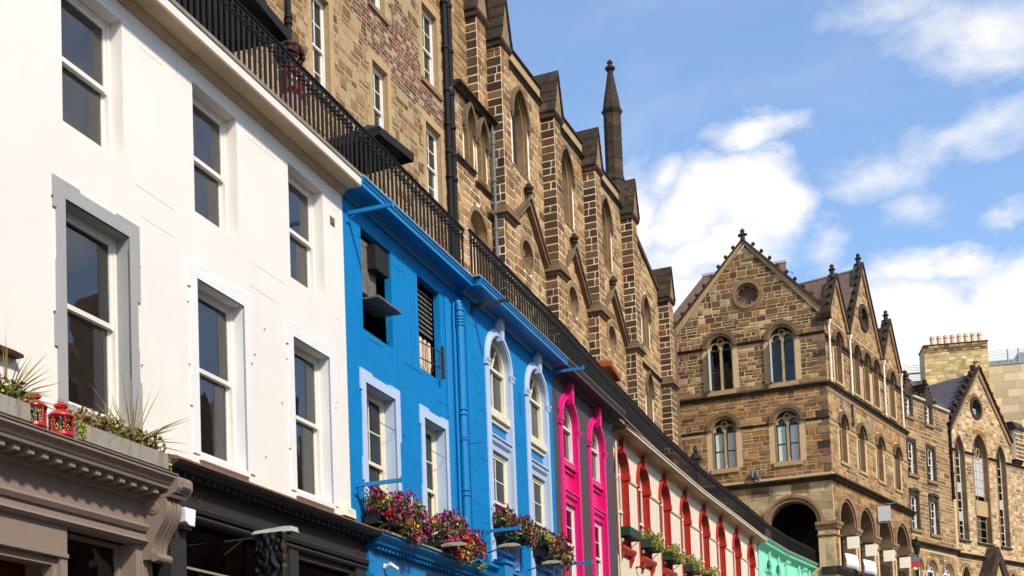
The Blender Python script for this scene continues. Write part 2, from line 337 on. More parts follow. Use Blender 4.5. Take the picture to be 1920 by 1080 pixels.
# ------------------------------------------------------------------ openings
class Rect:
    def __init__(s, u0, u1, z0, z1): s.u0, s.u1, s.z0, s.z1 = u0, u1, z0, z1; s.mg = (0, 0, 0, 0)
    def us(s): return [s.u0, s.u1]
    def top(s, u): return s.z1
    def bot(s, u): return s.z0
    def span(s, z, m=0.0, mb=0.0):
        return (s.u0-m, s.u1+m) if s.z0-mb < z < s.z1+m else None
    def outline(s, m=0.0, zb=None):
        zb = s.z0 if zb is None else zb
        return [(s.u0-m, zb), (s.u0-m, s.z1+m), (s.u1+m, s.z1+m), (s.u1+m, zb)]
class Arch:
    def __init__(s, u0, u1, z0, zs, h=None, n=12):
        s.u0, s.u1, s.z0, s.zs = u0, u1, z0, zs; s.hw = (u1-u0)/2; s.c = (u0+u1)/2; s.h = s.hw if h is None else h
        s.r = (s.h*s.h+s.hw*s.hw)/(2*s.hw); s.n = n; s.z1 = zs+s.h
    def us(s):
        k = s.n; return [s.c-s.hw*math.cos(math.pi*i/k) for i in range(k+1)]
    def top(s, u):
        du = min(u-s.u0, s.u1-u); du = max(0.0, du)
        return s.zs+math.sqrt(max(0, s.r*s.r-(s.r-du)**2))
    def bot(s, u): return s.z0
    def span(s, z, m=0.0, mb=0.0):
        if z < s.z0-mb: return None
        if z <= s.zs: return (s.u0-m, s.u1+m)
        rr = s.r+m; dz = z-s.zs
        if dz >= rr: return None
        w = s.hw-s.r+math.sqrt(rr*rr-dz*dz)
        return (s.c-w, s.c+w) if w > 0.02 else None
    def outline(s, m=0.0, zb=None):
        zb = s.z0 if zb is None else zb; rr = s.r+m
        amax = math.acos(max(-1, min(1, (s.r-s.hw)/rr)))
        left = [(s.u0+s.r-rr*math.cos(amax*i/s.n), s.zs+rr*math.sin(amax*i/s.n)) for i in range(s.n+1)]
        right = [(2*s.c-u, z) for u, z in reversed(left)]
        return [(s.u0-m, zb)]+left+right[1:]+[(s.u1+m, zb)]
class Circ:
    def __init__(s, c, z, r, n=16): s.c, s.zc, s.r, s.n = c, z, r, n; s.z0, s.z1 = z-r, z+r; s.u0, s.u1 = c-r, c+r
    def us(s): return [s.c-s.r*math.cos(math.pi*i/s.n) for i in range(s.n+1)]
    def _h(s, u): return math.sqrt(max(0, s.r*s.r-(u-s.c)**2))
    def top(s, u): return s.zc+s._h(u)
    def bot(s, u): return s.zc-s._h(u)
    def span(s, z, m=0.0, mb=0.0):
        rr = s.r+m; dz = abs(z-s.zc)
        if dz >= rr: return None
        w = math.sqrt(rr*rr-dz*dz); return (s.c-w, s.c+w)
    def outline(s, m=0.0, zb=None):
        return [(s.c+(s.r+m)*math.sin(2*math.pi*i/24), s.zc-(s.r+m)*math.cos(2*math.pi*i/24)) for i in range(25)]
def wall_mesh(m, u0, u1, zb, zt, ops, y, depth=0.2, extra_us=()):
    fb = zb if callable(zb) else (lambda u: zb)
    ft = zt if callable(zt) else (lambda u: zt)
    us = {u0, u1, *extra_us}
    for o in ops: us |= set(o.us())
    us = sorted(v for v in us if u0-1e-6 <= v <= u1+1e-6)
    us = [v for i, v in enumerate(us) if i == 0 or v-us[i-1] > 1e-4]
    for a, b in zip(us, us[1:]):
        mid = (a+b)/2
        here = sorted([o for o in ops if o.u0 < mid < o.u1], key=lambda o: o.bot(mid))
        la, lb = fb(a), fb(b)
        for o in here:
            oa, ob = o.bot(a), o.bot(b)
            if max(oa-la, ob-lb) > 1e-4: m.add([(a, y, la), (b, y, lb), (b, y, ob), (a, y, oa)], [(0, 1, 2, 3)])
            la, lb = o.top(a), o.top(b)
        ta, tb = ft(a), ft(b)
        if max(ta-la, tb-lb) > 1e-4: m.add([(a, y, la), (b, y, lb), (b, y, tb), (a, y, ta)], [(0, 1, 2, 3)])
    return m
def reveal_mesh(m, o, y, depth, c=None):
    pts = o.outline()
    if not isinstance(o, Circ): pts = pts+[pts[0]]
    for (a, za), (b, zb) in zip(pts, pts[1:]):
        m.add([(a, y, za), (b, y, zb), (b, y+depth, zb), (a, y+depth, za)], [(0, 1, 2, 3)], c)
    return m
# ------------------------------------------------------------------ masonry
class Stones:
    def __init__(s): s.q = []
    def stone(s, F, c4, y, proud, col, nrm=None):
        """c4 = four (u,z) corners, anticlockwise from lower left"""
        s.q.append((F, c4, y, proud, col))
    def finish(s, root, material, keep=300, name='stone', rest='stonework', label=None):
        eye = Vector((0, 0, 0)); sc = []
        for i, (F, c4, y, pr, col) in enumerate(s.q):
            cu = sum(p[0] for p in c4)/4; cz = sum(p[1] for p in c4)/4
            P = F.P(cu, y, cz); w = (c4[1][0]+c4[2][0]-c4[0][0]-c4[3][0])/2; h = c4[3][1]-c4[0][1]
            d2 = P.length_squared; face = -(F.n.dot(P.normalized())); face = max(face, 0.0)
            fwd = Vector((0, cp, sp)); dz = P.dot(fwd); x0 = P.x/dz; y0 = (-P.y*sp+P.z*cp)/dz
            px = 960+2400*(x0*cr-y0*sr); py = 1284.69-2400*(x0*sr+y0*cr)
            vis = 1.0 if (-20 < px < 1940 and -20 < py < 1090) else 0.001
            sc.append((w*h/d2*face*vis, i))
        sc.sort(reverse=True); big = set(i for _, i in sc[:keep])
        restm = {}
        for i, (F, c4, y, pr, col) in enumerate(s.q):
            if i in big:
                m = M(); s.shape(m, c4, y, pr, col); m.build(name, material, root, F)
            else:
                m = restm.setdefault(id(F), (F, M()))[1]; s.shape(m, c4, y, pr, col)
        for F, m in restm.values():
            o = m.build(rest, material, root, F); o['kind'] = 'stuff'
    def shape(s, m, c4, y, pr, col):
        (a, za), (b, zb_), (c, zc), (d, zd) = c4
        e = min(0.012, (b-a)*0.12, abs(zd-za)*0.12)
        j = lambda k: random.uniform(-k, k)
        back = [(a, y+0.01, za), (b, y+0.01, zb_), (c, y+0.01, zc), (d, y+0.01, zd)]
        fr = [(a+e, y-pr+j(.005), za+e), (b-e, y-pr+j(.005), zb_+e), (c-e, y-pr+j(.005), zc-e), (d+e, y-pr+j(.005), zd-e)]
        m.add(back+fr, [(4, 5, 6, 7), (0, 1, 5, 4), (1, 2, 6, 5), (2, 3, 7, 6), (3, 0, 4, 7)], col)
def pick(pal):
    t = sum(w for w, _ in pal); r = random.uniform(0, t)
    for w, c in pal:
        r -= w
        if r <= 0: break
    k = random.choice((random.uniform(0.80, 1.22), random.uniform(0.50, 1.30))); return (c[0]*k, c[1]*k*random.uniform(0.96, 1.04), c[2]*k*random.uniform(0.9, 1.1))
def intervals(lo, hi, ops, z):
    iv = [(lo, hi)]
    for o, m, mb in ops:
        sp_ = o.span(z, m, mb)
        if not sp_: continue
        nx = []
        for a, b in iv:
            if sp_[1] <= a or sp_[0] >= b: nx.append((a, b)); continue
            if sp_[0] > a: nx.append((a, sp_[0]))
            if sp_[1] < b: nx.append((sp_[1], b))
        iv = nx
    return iv
def lay(st, F, lo, hi, z0, z1, ops, y, pal, h=0.3, hj=0.25, lw=(0.35, 0.75), joint=0.02, proud=0.014, pj=0.008, merge=0.0, skip=0.0):
    fl = lo if callable(lo) else (lambda z: lo)
    fh = hi if callable(hi) else (lambda z: hi)
    z = z0
    while z < z1-0.05:
        hh = h*random.uniform(1-hj, 1+hj)
        if z+hh > z1-0.08: hh = z1-z
        za, zb = z+joint/2, z+hh-joint/2; zm = (za+zb)/2
        worst = lambda iv: iv
        A, B, Cm = intervals(fl(za), fh(za), ops, za), intervals(fl(zb), fh(zb), ops, zb), intervals(fl(zm), fh(zm), ops, zm)
        if not (len(A) == len(B) == len(Cm)): A = B = Cm
        for (a0, a1), (b0, b1) in zip(A, B):
            if min(a1-a0, b1-b0) < 0.06:
                if max(a1-a0, b1-b0) < 0.12: continue
            s0 = max(a0, b0); s1 = min(a1, b1); cuts = []
            u = s0+random.uniform(*lw)*random.uniform(0.4, 1)
            while u < s1-lw[0]*0.45:
                cuts.append(u); u += random.uniform(*lw)
            L = [(a0, b0)]+[(q, q) for q in cuts]+[(a1, b1)]
            for (pa, pb), (qa, qb) in zip(L, L[1:]):
                if random.random() < skip: continue
                j = joint/2
                two = merge and random.random() < merge and hh > 0.22
                zz = [(za, zb)] if not two else [(za, zm-j), (zm+j, zb)]
                for (va, vb) in zz:
                    t0 = (va-za)/(zb-za) if zb > za else 0; t1 = (vb-za)/(zb-za) if zb > za else 1
                    l0, l1 = pa+(pb-pa)*t0+j, pa+(pb-pa)*t1+j; r0, r1 = qa+(qb-qa)*t0-j, qa+(qb-qa)*t1-j
                    if r0-l0 < 0.015: r0 = l0+0.015
                    if r1-l1 < 0.015: r1 = l1+0.015
                    st.stone(F, [(l0, va), (r0, va), (r1, vb), (l1, vb)], y, proud+random.uniform(-pj, pj), pick(pal))
        z += hh
# ------------------------------------------------------------------ panes and windows
_unit = None
def pane(parent, F, u0, u1, z0, z1, y, material='glass', tilt=0.006):
    global _unit
    if _unit is None: _unit = {}
    if material not in _unit:
        _unit[material] = M().box(-.5, .5, -.5, .5, -.5, .5).mesh('pane', material)
    o = bpy.data.objects.new('pane', _unit[material]); COL.objects.link(o)
    Mw = F.M @ Matrix.Translation(((u0+u1)/2, y, (z0+z1)/2)) @ Matrix.Rotation(random.uniform(-tilt, tilt), 4, 'Z') @ Matrix.Rotation(random.uniform(-tilt, tilt), 4, 'X') @ Matrix.Diagonal((u1-u0, 0.005, z1-z0, 1))
    place(o, Mw, parent); return o
def sash(root, F, u0, u1, z0, z1, y, fm='sash_white', cols=1, rows=(1, 1), fw=0.055, split=0.5, gm='glass', bar=0.022, drop=0.0, blind=None):
    """double-hung window: fixed case, two sliding sashes, one object per pane"""
    m = M()
    m.box(u0, u0+fw, y, y+.12, z0, z1).box(u1-fw, u1, y, y+.12, z0, z1)
    m.box(u0+fw, u1-fw, y+.002, y+.12, z1-fw, z1).box(u0+fw, u1-fw, y-.03, y+.12, z0, z0+fw*.9)
    w = m.build('window', fm, root, F)
    zm = z0+(z1-z0)*split; a0, a1 = u0+fw, u1-fw; sw = 0.05
    for k, (lo, hi, yy) in enumerate(((zm-.03, z1-fw, y+.02), (z0+fw*.9+drop, zm+.03+drop, y+.062))):
        s = M(); n = rows[k]
        s.box(a0, a0+sw, yy, yy+.04, lo, hi).box(a1-sw, a1, yy, yy+.04, lo, hi)
        s.box(a0+sw, a1-sw, yy-.002, yy+.042, hi-sw, hi).box(a0+sw, a1-sw, yy-.018 if k == 0 else yy-.002, yy+.042, lo, lo+sw*(1.15 if k == 0 else 1.5))
        b0, b1, c0, c1 = a0+sw, a1-sw, lo+sw, hi-sw
        for i in range(1, cols): s.box(b0+(b1-b0)*i/cols-bar/2, b0+(b1-b0)*i/cols+bar/2, yy+.004, yy+.036, c0, c1)
        for i in range(1, n): s.box(b0, b1, yy+.006, yy+.034, c0+(c1-c0)*i/n-bar/2, c0+(c1-c0)*i/n+bar/2)
        s.build('sash', fm, w, F)
        for i in range(cols):
            for j in range(n):
                pane(w, F, b0+(b1-b0)*i/cols, b0+(b1-b0)*(i+1)/cols, c0+(c1-c0)*j/n, c0+(c1-c0)*(j+1)/n, yy+.02, gm)
    return w
def arch_pane(parent, F, op, y, gm='glass', m=-.05, zlo=None):
    pts = op.outline(m, zlo)
    o = M().poly(pts[::-1], y, y+.005).build('pane', gm, parent, F); return o
def quad_leaf(m, c, size, up=None, spread=1.0):
    a = Vector((random.uniform(-1, 1), random.uniform(-1, 1), random.uniform(-1, 1))).normalized(); b = a.orthogonal().normalized()
    b = (b*math.cos(random.random()*6.3)+a.cross(b)*math.sin(random.random()*6.3)).normalized(); c = Vector(c)
    s = size*random.uniform(.6, 1.3); t = a.cross(b)
    m.add([c-b*s*.5, c+t*s*.28+a*s*.06, c+b*s*.5, c-t*s*.28+a*s*.06], [(0, 1, 2, 3)])
# ------------------------------------------------------------------ frames
FA = Frame(-2.462, 20.208, 20.0)                 # white, blue, charcoal facades
FC1 = Frame(3.159, 36.503, 20.98)                # cream facade, near half
FC2 = Frame(6.727, 45.806, 22.29)                # cream facade, far half
FM1 = Frame(11.2146, 56.7535, 25.0)              # mint facade
_p = FM1.P(4.4, 0, 0); FM2 = Frame(_p.x, _p.y, 28.5)
FU = Frame(-8.379, 22.379, 22.3)                 # upper tenement and church
FG = Frame(16.78, 64.8, 110.5)                   # gable end of the corner building
FS = Frame(16.78, 64.8, 34.0)                    # its street side
FT = Frame(24.217, 75.826, 43.0)                 # far tenement
FQ = Frame(28.454, 80.370, 48.0)                 # chapel
TERR = 9.66                                      # level of the upper terrace
# ------------------------------------------------------------------ setting
def structure(o): o['kind'] = 'structure'; return o
WF = Frame(0, 0, 90.0)
structure(M().box(-400, 600, -700, 400, GROUND-.3, GROUND-.02).build('ground', 'soil', None, WF))
E2 = [FA.P(-40, -1.9, 0), FA.P(15.8, -1.9, 0), FC2.P(0, -1.9, 0), FM1.P(0, -1.9, 0), FS.P(13, -2.2, 0), FQ.P(14, -2.2, 0)]
def strip(name, material, inner, width, z0, z1):
    m = M(); L = []
    for i, p in enumerate(inner):
        a = inner[max(0, i-1)]; b = inner[min(len(inner)-1, i+1)]; t = (b-a).normalized(); n = Vector((t.y, -t.x, 0)); L.append((p, p+n*width))
    for (a, b), (c, d) in zip(L, L[1:]):
        for z in (z0, z1): pass
        m.add([(a.x, a.y, z1), (c.x, c.y, z1), (d.x, d.y, z1), (b.x, b.y, z1), (b.x, b.y, z0), (d.x, d.y, z0), (a.x, a.y, z0), (c.x, c.y, z0)], [(0, 3, 2, 1), (3, 4, 5, 2), (0, 1, 7, 6)])
    return structure(m.build(name, material, None, Matrix.Identity(4)))
strip('road', 'asphalt', E2, 7.0, GROUND-.05, GROUND)
strip('pavement', 'paving', [p+Vector((-.8, .3, 0))*2.6 for p in E2], 2.75, GROUND-.05, GROUND+.13)
# terrace deck behind the railings
tm = M()
dk = [(FA.P(-14, -.2, 0), FA.P(-14, 6.6, 0)), (FA.P(15.8, -.2, 0), FU.P(22, .2, 0)), (FC2.P(0, -.2, 0), FU.P(33, .2, 0)), (FM1.P(0, -.2, 0), FU.P(44, .2, 0)), (FM2.P(4, -.2, 0), FG.P(-7.8, 6, 0)), (FM2.P(8.2, -.2, 0), FG.P(-7.8, 12, 0))]
for (a, b), (c, d) in zip(dk, dk[1:]):
    tm.add([(a.x, a.y, TERR), (c.x, c.y, TERR), (d.x, d.y, TERR), (b.x, b.y, TERR)], [(0, 1, 2, 3)])
structure(tm.build('terrace_walk', 'paving', None, Matrix.Identity(4)))
# ------------------------------------------------------------------ pieces shared by the painted houses
def interior(root, F, u0, u1, y0, y1, floors, material='room'):
    m = M()
    z0, z1 = floors[0], floors[-1]
    m.add([(u0, y1, z0), (u1, y1, z0), (u1, y1, z1), (u0, y1, z1)], [(0, 1, 2, 3)])
    for u in (u0, u1): m.add([(u, y0, z0), (u, y1, z0), (u, y1, z1), (u, y0, z1)], [(0, 1, 2, 3)])
    for z in floors: m.box(u0, u1, y0, y1, z-.12, z)
    return m.build('interior', material, root, F)
def surround(root, F, op, w, y, pr, material, depth, zb, ears=True):
    """flat painted margin with the stepped edges of the old long-and-short stones"""
    m = M(); u0, u1, z1 = op.u0, op.u1, op.z1
    zs = [zb, zb+(z1-zb)*.26, zb+(z1-zb)*.43, zb+(z1-zb)*.68, z1-.16, z1+w]
    ex = [w-.05, w-.005, w-.04, w-.055, w]
    for i in range(5):
        m.box(u0-ex[i], u0, y-pr, y+.01, zs[i], zs[i+1]); m.box(u1, u1+ex[(i+1) % 5 if i < 4 else 4], y-pr, y+.01, zs[i], zs[i+1])
    m.box(u0, u1, y-pr, y+.01, z1, z1+w-.035); m.box(u0, u0+(u1-u0)*.22, y-pr-.001, y+.01, z1+w-.04, z1+w); m.box(u1-(u1-u0)*.2, u1, y-pr-.001, y+.01, z1+w-.04, z1+w)
    for a, b in ((u0, u0), (u1, u1)): m.add([(a, y-pr, zb), (a, y+depth, zb), (a, y+depth, z1), (a, y-pr, z1)], [(0, 1, 2, 3)])
    m.add([(u0, y-pr, z1), (u1, y-pr, z1), (u1, y+depth, z1), (u0, y+depth, z1)], [(0, 1, 2, 3)])
    m.box(u0-.02, u1+.02, y-.05, y+depth, zb-.07, zb)
    return m.build('window_surround', material, root, F)
def shutter(win, F, u0, u1, z0, z1, y, material='shutter_wood'):
    m = M()
    for a, b in ((u0, (u0+u1)/2-.004), ((u0+u1)/2+.004, u1)):
        m.box(a, a+.035, y, y+.03, z0, z1).box(b-.035, b, y, y+.03, z0, z1)
        n = 3
        for k in range(n+1): zz = z0+(z1-z0)*k/n; m.box(a+.035, b-.035, y, y+.03, max(z0, zz-.03), min(z1, zz+.03))
        zz = z0+.06
        while zz < z1-.06:
            m.add([(a+.035, y+.002, zz), (b-.035, y+.002, zz), (b-.035, y+.026, zz+.048), (a+.035, y+.026, zz+.048)], [(0, 1, 2, 3)]); zz += .058
    return m.build('shutter', material, win, F)
def dentils(cornice, F, u0, u1, y0, y1, z0, z1, w, gap, material):
    me = None; u = u0
    n = int((u1-u0)/(w+gap)); step = (u1-u0)/n; me = M().box(-w/2, w/2, y0, y1, z0, z1).mesh('dentil', material)
    for i in range(n):
        o = bpy.data.objects.new('dentil', me); COL.objects.link(o); place(o, F.M @ Matrix.Translation((u0+step*(i+.5), 0, 0)), cornice)
# ------------------------------------------------------------------ white house
white = thing('white_house', 'white rendered house with tall sash windows, one with a grey surround', 'house', FA, -4.5)
WU = [Rect(-9.33, -8.24, 7.4, 9.15), Rect(-6.77, -5.68, 7.4, 9.15), Rect(-4.21, -3.15, 7.4, 9.15), Rect(-1.74, -.67, 7.4, 9.15)]
WL = [Rect(-9.33, -8.2, 4.2, 6.5), Rect(-6.77, -5.63, 4.2, 6.5), Rect(-4.22, -3.09, 4.2, 6.5), Rect(-1.74, -.62, 4.2, 6.5)]
m = M(); wall_mesh(m, -11.5, 0, 3.3, 9.64, WU+WL, 0)
for o in WU: reveal_mesh(m, o, 0, .19)
m.add([(-11.5, 0, 3.3), (-11.5, 7, 3.3), (-11.5, 7, 9.64), (-11.5, 0, 9.64)], [(0, 1, 2, 3)])
m.build('wall', 'white_render', white, FA)
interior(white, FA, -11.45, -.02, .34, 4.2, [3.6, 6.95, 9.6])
for i, o in enumerate(WU):
    w = sash(white, FA, o.u0, o.u1, o.z0, o.z1, .17, 'sash_white')
    if i in (1, ): shutter(w, FA, o.u0+.34, o.u0+1.0, o.z0+.02, o.z1-.35, .31, 'shutter_wood')
    if i == 2: M().box(o.u0+.5, o.u0+.72, .37, .40, o.z0, o.z1-.1).build('blind', 'shutter_wood', w, FA)
    if i == 3: M().box(o.u0+.45, o.u0+.8, .37, .40, o.z0, o.z1-.1).build('blind', 'shutter_wood', w, FA)
for i, o in enumerate(WL):
    grey = i < 2
    s = surround(white, FA, o, .20, 0, .022, 'grey_paint' if grey else 'white_paint', .2, 4.17 if not grey else 4.17)
    if grey: s['label'] = 'mid grey painted stone margin round the tall window'
    w = sash(white, FA, o.u0, o.u1, o.z0, o.z1, .17, 'sash_white', split=.52)
    shutter(w, FA, o.u0+.62, o.u0+1.02, o.z0+.1, o.z0+1.15, .40)
    M().box(o.u0+1.05, o.u0+1.15, .36, .42, o.z0, o.z1-.1).build('curtain', 'sash_cream', w, FA)
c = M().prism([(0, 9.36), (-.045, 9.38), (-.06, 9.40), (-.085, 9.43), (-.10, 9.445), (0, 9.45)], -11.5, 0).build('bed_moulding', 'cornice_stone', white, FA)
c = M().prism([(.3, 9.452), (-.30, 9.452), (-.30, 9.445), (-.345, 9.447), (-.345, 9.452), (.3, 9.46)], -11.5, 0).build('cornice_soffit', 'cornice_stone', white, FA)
c = M().prism([(.3, 9.462), (-.34, 9.462), (-.352, 9.47), (-.362, 9.575), (-.30, 9.58), (.3, 9.58)], -11.5, 0).build('cornice', 'white_render', white, FA)
M().prism([(.3, 9.582), (-.35, 9.582), (-.372, 9.60), (-.38, 9.645), (-.34, 9.66), (.3, 9.67)], -11.5, 0).build('cornice_capping', 'kerb_stone', white, FA)
m = M()
for z in (7.22, 6.86, 9.02):
    for u0, u1 in ((-3.0, -1.9), (-5.5, -4.6), (-.55, -.05)):
        m.box(u0+random.uniform(0, .3), u1-random.uniform(0, .3), -.0012, .004, z, z+.006)
for u, z0, z1 in ((-4.55, 9.02, 9.3), (-2.35, 9.02, 9.3), (-.35, 9.02, 9.3), (-1.2, 6.9, 7.2)): m.box(u, u+.005, -.0012, .004, z0, z1)
m.build('joint_lines', 'cornice_stone', white, FA)
bolt = M().tube((0, -.03, 0), (0, .01, 0), .007, .007, 6).mesh('wall_bolt', 'copper_edge')
for u, z in ((-6.98, 6.45), (-6.97, 5.15), (-5.43, 6.2), (-5.42, 5.0), (-4.42, 6.12), (-4.42, 5.3), (-2.83, 5.9), (-1.93, 6.1), (-.40, 5.85), (-2.1, 5.4), (-2.6, 4.5), (-1.55, 4.55), (-2.55, 6.35)):
    o = bpy.data.objects.new('wall_bolt', bolt); COL.objects.link(o); place(o, FA.M @ Matrix.Translation((u, 0, z)), white)
M().box(-.44, -.29, -.008, .01, 8.72, 8.86).box(-.415, -.315, -.014, .0, 8.74, 8.84).build('air_vent', 'copper_edge', white, FA)
# ------------------------------------------------------------------ taupe shopfront (ground floor, left)
u0, u1 = -11.5, -5.30
shopA = M().box(u0, u1, -.06, .1, 2.98, 3.32).build('shop_fascia', 'taupe_paint', white, FA)
cor = M().prism([(.0, 3.30), (-.10, 3.31), (-.12, 3.36), (-.15, 3.44), (-.375, 3.445), (-.385, 3.48), (-.40, 3.49), (-.44, 3.545), (-.47, 3.565), (-.47, 3.60), (.0, 3.63)], u0, u1-.12).build('shop_cornice', 'taupe_paint', white, FA)
cor['label'] = 'taupe shop cornice with a row of dentil blocks'
dentils(cor, FA, -11.2, -5.52, -.33, -.14, 3.37, 3.446, .085, .125, 'taupe_paint')
M().prism([(.1, 3.632), (-.485, 3.602), (-.49, 3.615), (.1, 3.65)], u0, u1-.10).build('lead_flashing', 'kerb_stone', white, FA)
M().prism([(0, 2.94), (-.10, 2.95), (-.135, 3.0), (-.12, 3.03), (-.06, 3.04), (0, 3.04)], u0, u1-.12).build('fascia_moulding', 'taupe_paint', white, FA)
M().prism([(.1, 2.80), (-.05, 2.80), (-.12, 2.83), (-.09, 2.86), (-.07, 2.865), (-.07, 2.945), (.1, 2.945)], u0, u1-.12).build('fascia_moulding', 'taupe_paint', white, FA)
m = M().box(-11.5, -6.84, -.03, .15, 2.50, 2.80).box(-6.95, -6.84, -.031, .2, GROUND, 2.8).prism([(-.03, 2.44), (-.055, 2.45), (-.055, 2.49), (-.03, 2.50)], -11.5, -6.84)
m.build('door_panel', 'taupe_paint', white, FA)
M().box(-9.2, -6.95, .02, .14, 2.36, 2.44).box(-7.02, -6.95, .021, .16, GROUND, 2.37).build('door_frame', 'taupe_paint', white, FA)
M().box(-9.1, -7.0, .4, .5, GROUND, 2.4).build('door', 'maroon', white, FA)
M().box(-6.85, -5.62, .42, .44, 2.18, 2.215).box(-5.62, -5.30, -.02, .2, GROUND, 2.80).box(-5.55, -5.51, -.04, .0, GROUND, 2.62).box(-5.45, -5.41, -.04, .0, GROUND, 2.62).build('shop_pilaster', 'taupe_paint', white, FA)
w = M().box(-6.84, -5.62, .30, .40, GROUND, -.7).box(-6.84, -5.62, .2, .3, 2.75, 2.8).box(-6.84, -6.79, .2, .3, -.7, 2.75).box(-5.67, -5.62, .2, .3, -.7, 2.75).box(-6.79, -5.67, .22, .27, 2.12, 2.16).build('shop_window', 'taupe_paint', white, FA)
pane(w, FA, -6.79, -5.67, 2.16, 2.75, .25, 'glass_dark'); pane(w, FA, -6.79, -5.67, -.7, 2.12, .25, 'glass_dark')
interior(white, FA, -11.4, -5.32, .5, 3.6, [GROUND, 2.85], 'room')
M().tube((-6.0, .62, 2.73), (-6.0, .62, 2.69), .06).build('ceiling_lamp', 'ceiling_lamp_glow', white, FA)
# scrolled console between the two shops
m = M(); prof = []
for t in range(17):
    k = t/16; z = 3.34-.72*k; y = -.36+.20*k**1.2-.05*math.sin(k*6.3); prof.append((y, z))
prof2 = [(-.02, z) for y, z in prof]
for y_off, a, b in ((0, -5.50, -5.40), (.02, -5.40, -5.36), (0, -5.36, -5.32), (.02, -5.32, -5.29), (0, -5.29, -5.20)):
    pts = [(y+y_off, z) for y, z in prof]+prof2[::-1]; m.prism(pts, a, b)
for k in range(5): m.tube((-5.50+.06*k, -.19, 2.645), (-5.50+.06*k+.055, -.19, 2.645), .055-.004*(k % 2), .052, 10)
m.tube((-5.515, -.20, 3.23), (-5.49, -.20, 3.23), .075, .075, 14).tube((-5.525, -.20, 3.23), (-5.5, -.20, 3.23), .04, .04, 12)
m.build('console', 'taupe_paint', white, FA)
m = M().prism([(0, 3.38), (-.46, 3.40), (-.50, 3.46), (-.50, 3.57), (-.46, 3.60), (0, 3.64)], -5.44, -5.14).prism([(-.49, 3.43), (-.525, 3.47), (-.525, 3.54), (-.49, 3.565)], -5.37, -5.20)
m.prism([(0, 3.345), (-.42, 3.345), (-.44, 3.38), (0, 3.40)], -5.50, -5.17); m.build('console_cap', 'taupe_paint', white, FA)
# ------------------------------------------------------------------ charcoal shopfront (ground floor, right)
u0, u1 = -5.18, .40
M().box(u0, u1, -.05, .1, 3.42, 3.78).build('shop_fascia', 'charcoal_shop', white, FA)
cor = M().prism([(.0, 3.70), (-.07, 3.71), (-.09, 3.79), (-.24, 3.795), (-.26, 3.82), (-.30, 3.835), (-.34, 3.85), (-.34, 3.87), (.0, 3.93)], u0, u1).build('shop_cornice', 'charcoal_shop', white, FA)
cor['label'] = 'charcoal shop cornice with a fine row of dentils'
dentils(cor, FA, u0+.1, u1, -.20, -.08, 3.73, 3.795, .07, .09, 'charcoal_shop')
M().prism([(.0, 3.932), (-.345, 3.872), (-.36, 3.875), (-.36, 3.90), (-.3, 3.925), (.0, 4.0)], u0, u1).build('flashing', 'copper_edge', white, FA)
M().prism([(0, 3.36), (-.09, 3.37), (-.11, 3.42), (-.08, 3.45), (0, 3.46)], u0, u1).build('fascia_moulding', 'charcoal_shop', white, FA)
M().prism([(.1, 3.28), (-.05, 3.28), (-.075, 3.31), (-.05, 3.36), (.1, 3.36)], u0, u1).build('fascia_moulding', 'charcoal_shop', white, FA)
m = M()
for a, b in ((-4.95, -4.62), (-2.05, -1.80), (.05, .40)): m.box(a, b, -.04, .15, GROUND, 3.28)
m.box(-1.80, .05, .02, .12, 3.18, 3.28).box(-1.80, -1.70, .021, .12, GROUND, 3.2).box(-.05, .05, .021, .12, GROUND, 3.2)
m.build('shop_pilaster', 'charcoal_shop', white, FA)
m = M().box(u0, u1, .12, .3, GROUND, -.9)
w = m.build('shop_window', 'charcoal_shop', white, FA)
for a, b in ((-4.62, -2.05), (-1.70, -.05)):
    pane(w, FA, a, b, 2.72, 3.28, .14, 'glass_dark'); pane(w, FA, a, b, -.9, 2.68, .14, 'glass_dark')
    M().box(a, b, .11, .17, 2.68, 2.71).build('transom', 'kerb_stone', w, FA)
interior(white, FA, -5.16, .38, .3, 3.6, [GROUND, 3.35], 'room_shade')
def text(name, body, size, material, parent, F, u, y, z, shear=0.0):
    cu = bpy.data.curves.new(name, 'FONT'); cu.body = body; cu.size = size; cu.extrude = .004; cu.align_x = 'LEFT'
    o = bpy.data.objects.new(name, cu); COL.objects.link(o); cu.materials.append(MATS[material])
    dg = bpy.context.evaluated_depsgraph_get(); me = bpy.data.meshes.new_from_object(o.evaluated_get(dg)); bpy.data.objects.remove(o)
    o = bpy.data.objects.new(name, me); COL.objects.link(o)
    place(o, F.M @ Matrix.Translation((u, y, z)) @ Matrix.Rotation(R(90), 4, 'X'), parent); return o
text('house_number', '40', .20, 'number_gold', white, FA, -4.50, -.056, 3.52)
text('house_number', '40', .16, 'number_gold', white, FA, .02, -.056, 3.50)
# ------------------------------------------------------------------ blue house
blue = thing('blue_house', 'bright blue painted house with lavender window margins and two arched bays', 'house', FA, 5.2)
BO = [Rect(.64, 1.80, 7.36, 9.1), Rect(2.92, 3.95, 7.36, 9.1)]
BL = [Rect(.64, 1.77, 4.25, 6.46), Rect(3.02, 4.0, 4.25, 6.46)]
m = M(); wall_mesh(m, 0, 4.98, 3.4, 9.6, BO+BL, 0)
for o in BO: reveal_mesh(m, o, 0, .13)
m.build('wall', 'blue_paint', blue, FA)
BY = -.12
bay = [Arch(6.12, 7.38, 4.2, 8.42, n=14), Arch(8.58, 9.84, 4.2, 8.42, n=14)]
m = M(); wall_mesh(m, 4.98, 10.38, 3.4, 9.6, bay, BY)
m.add([(4.98, BY, 3.4), (4.98, .05, 3.4), (4.98, .05, 9.6), (4.98, BY, 9.6)], [(0, 1, 2, 3)])
m.build('wall', 'blue_paint', blue, FA)
m = M()
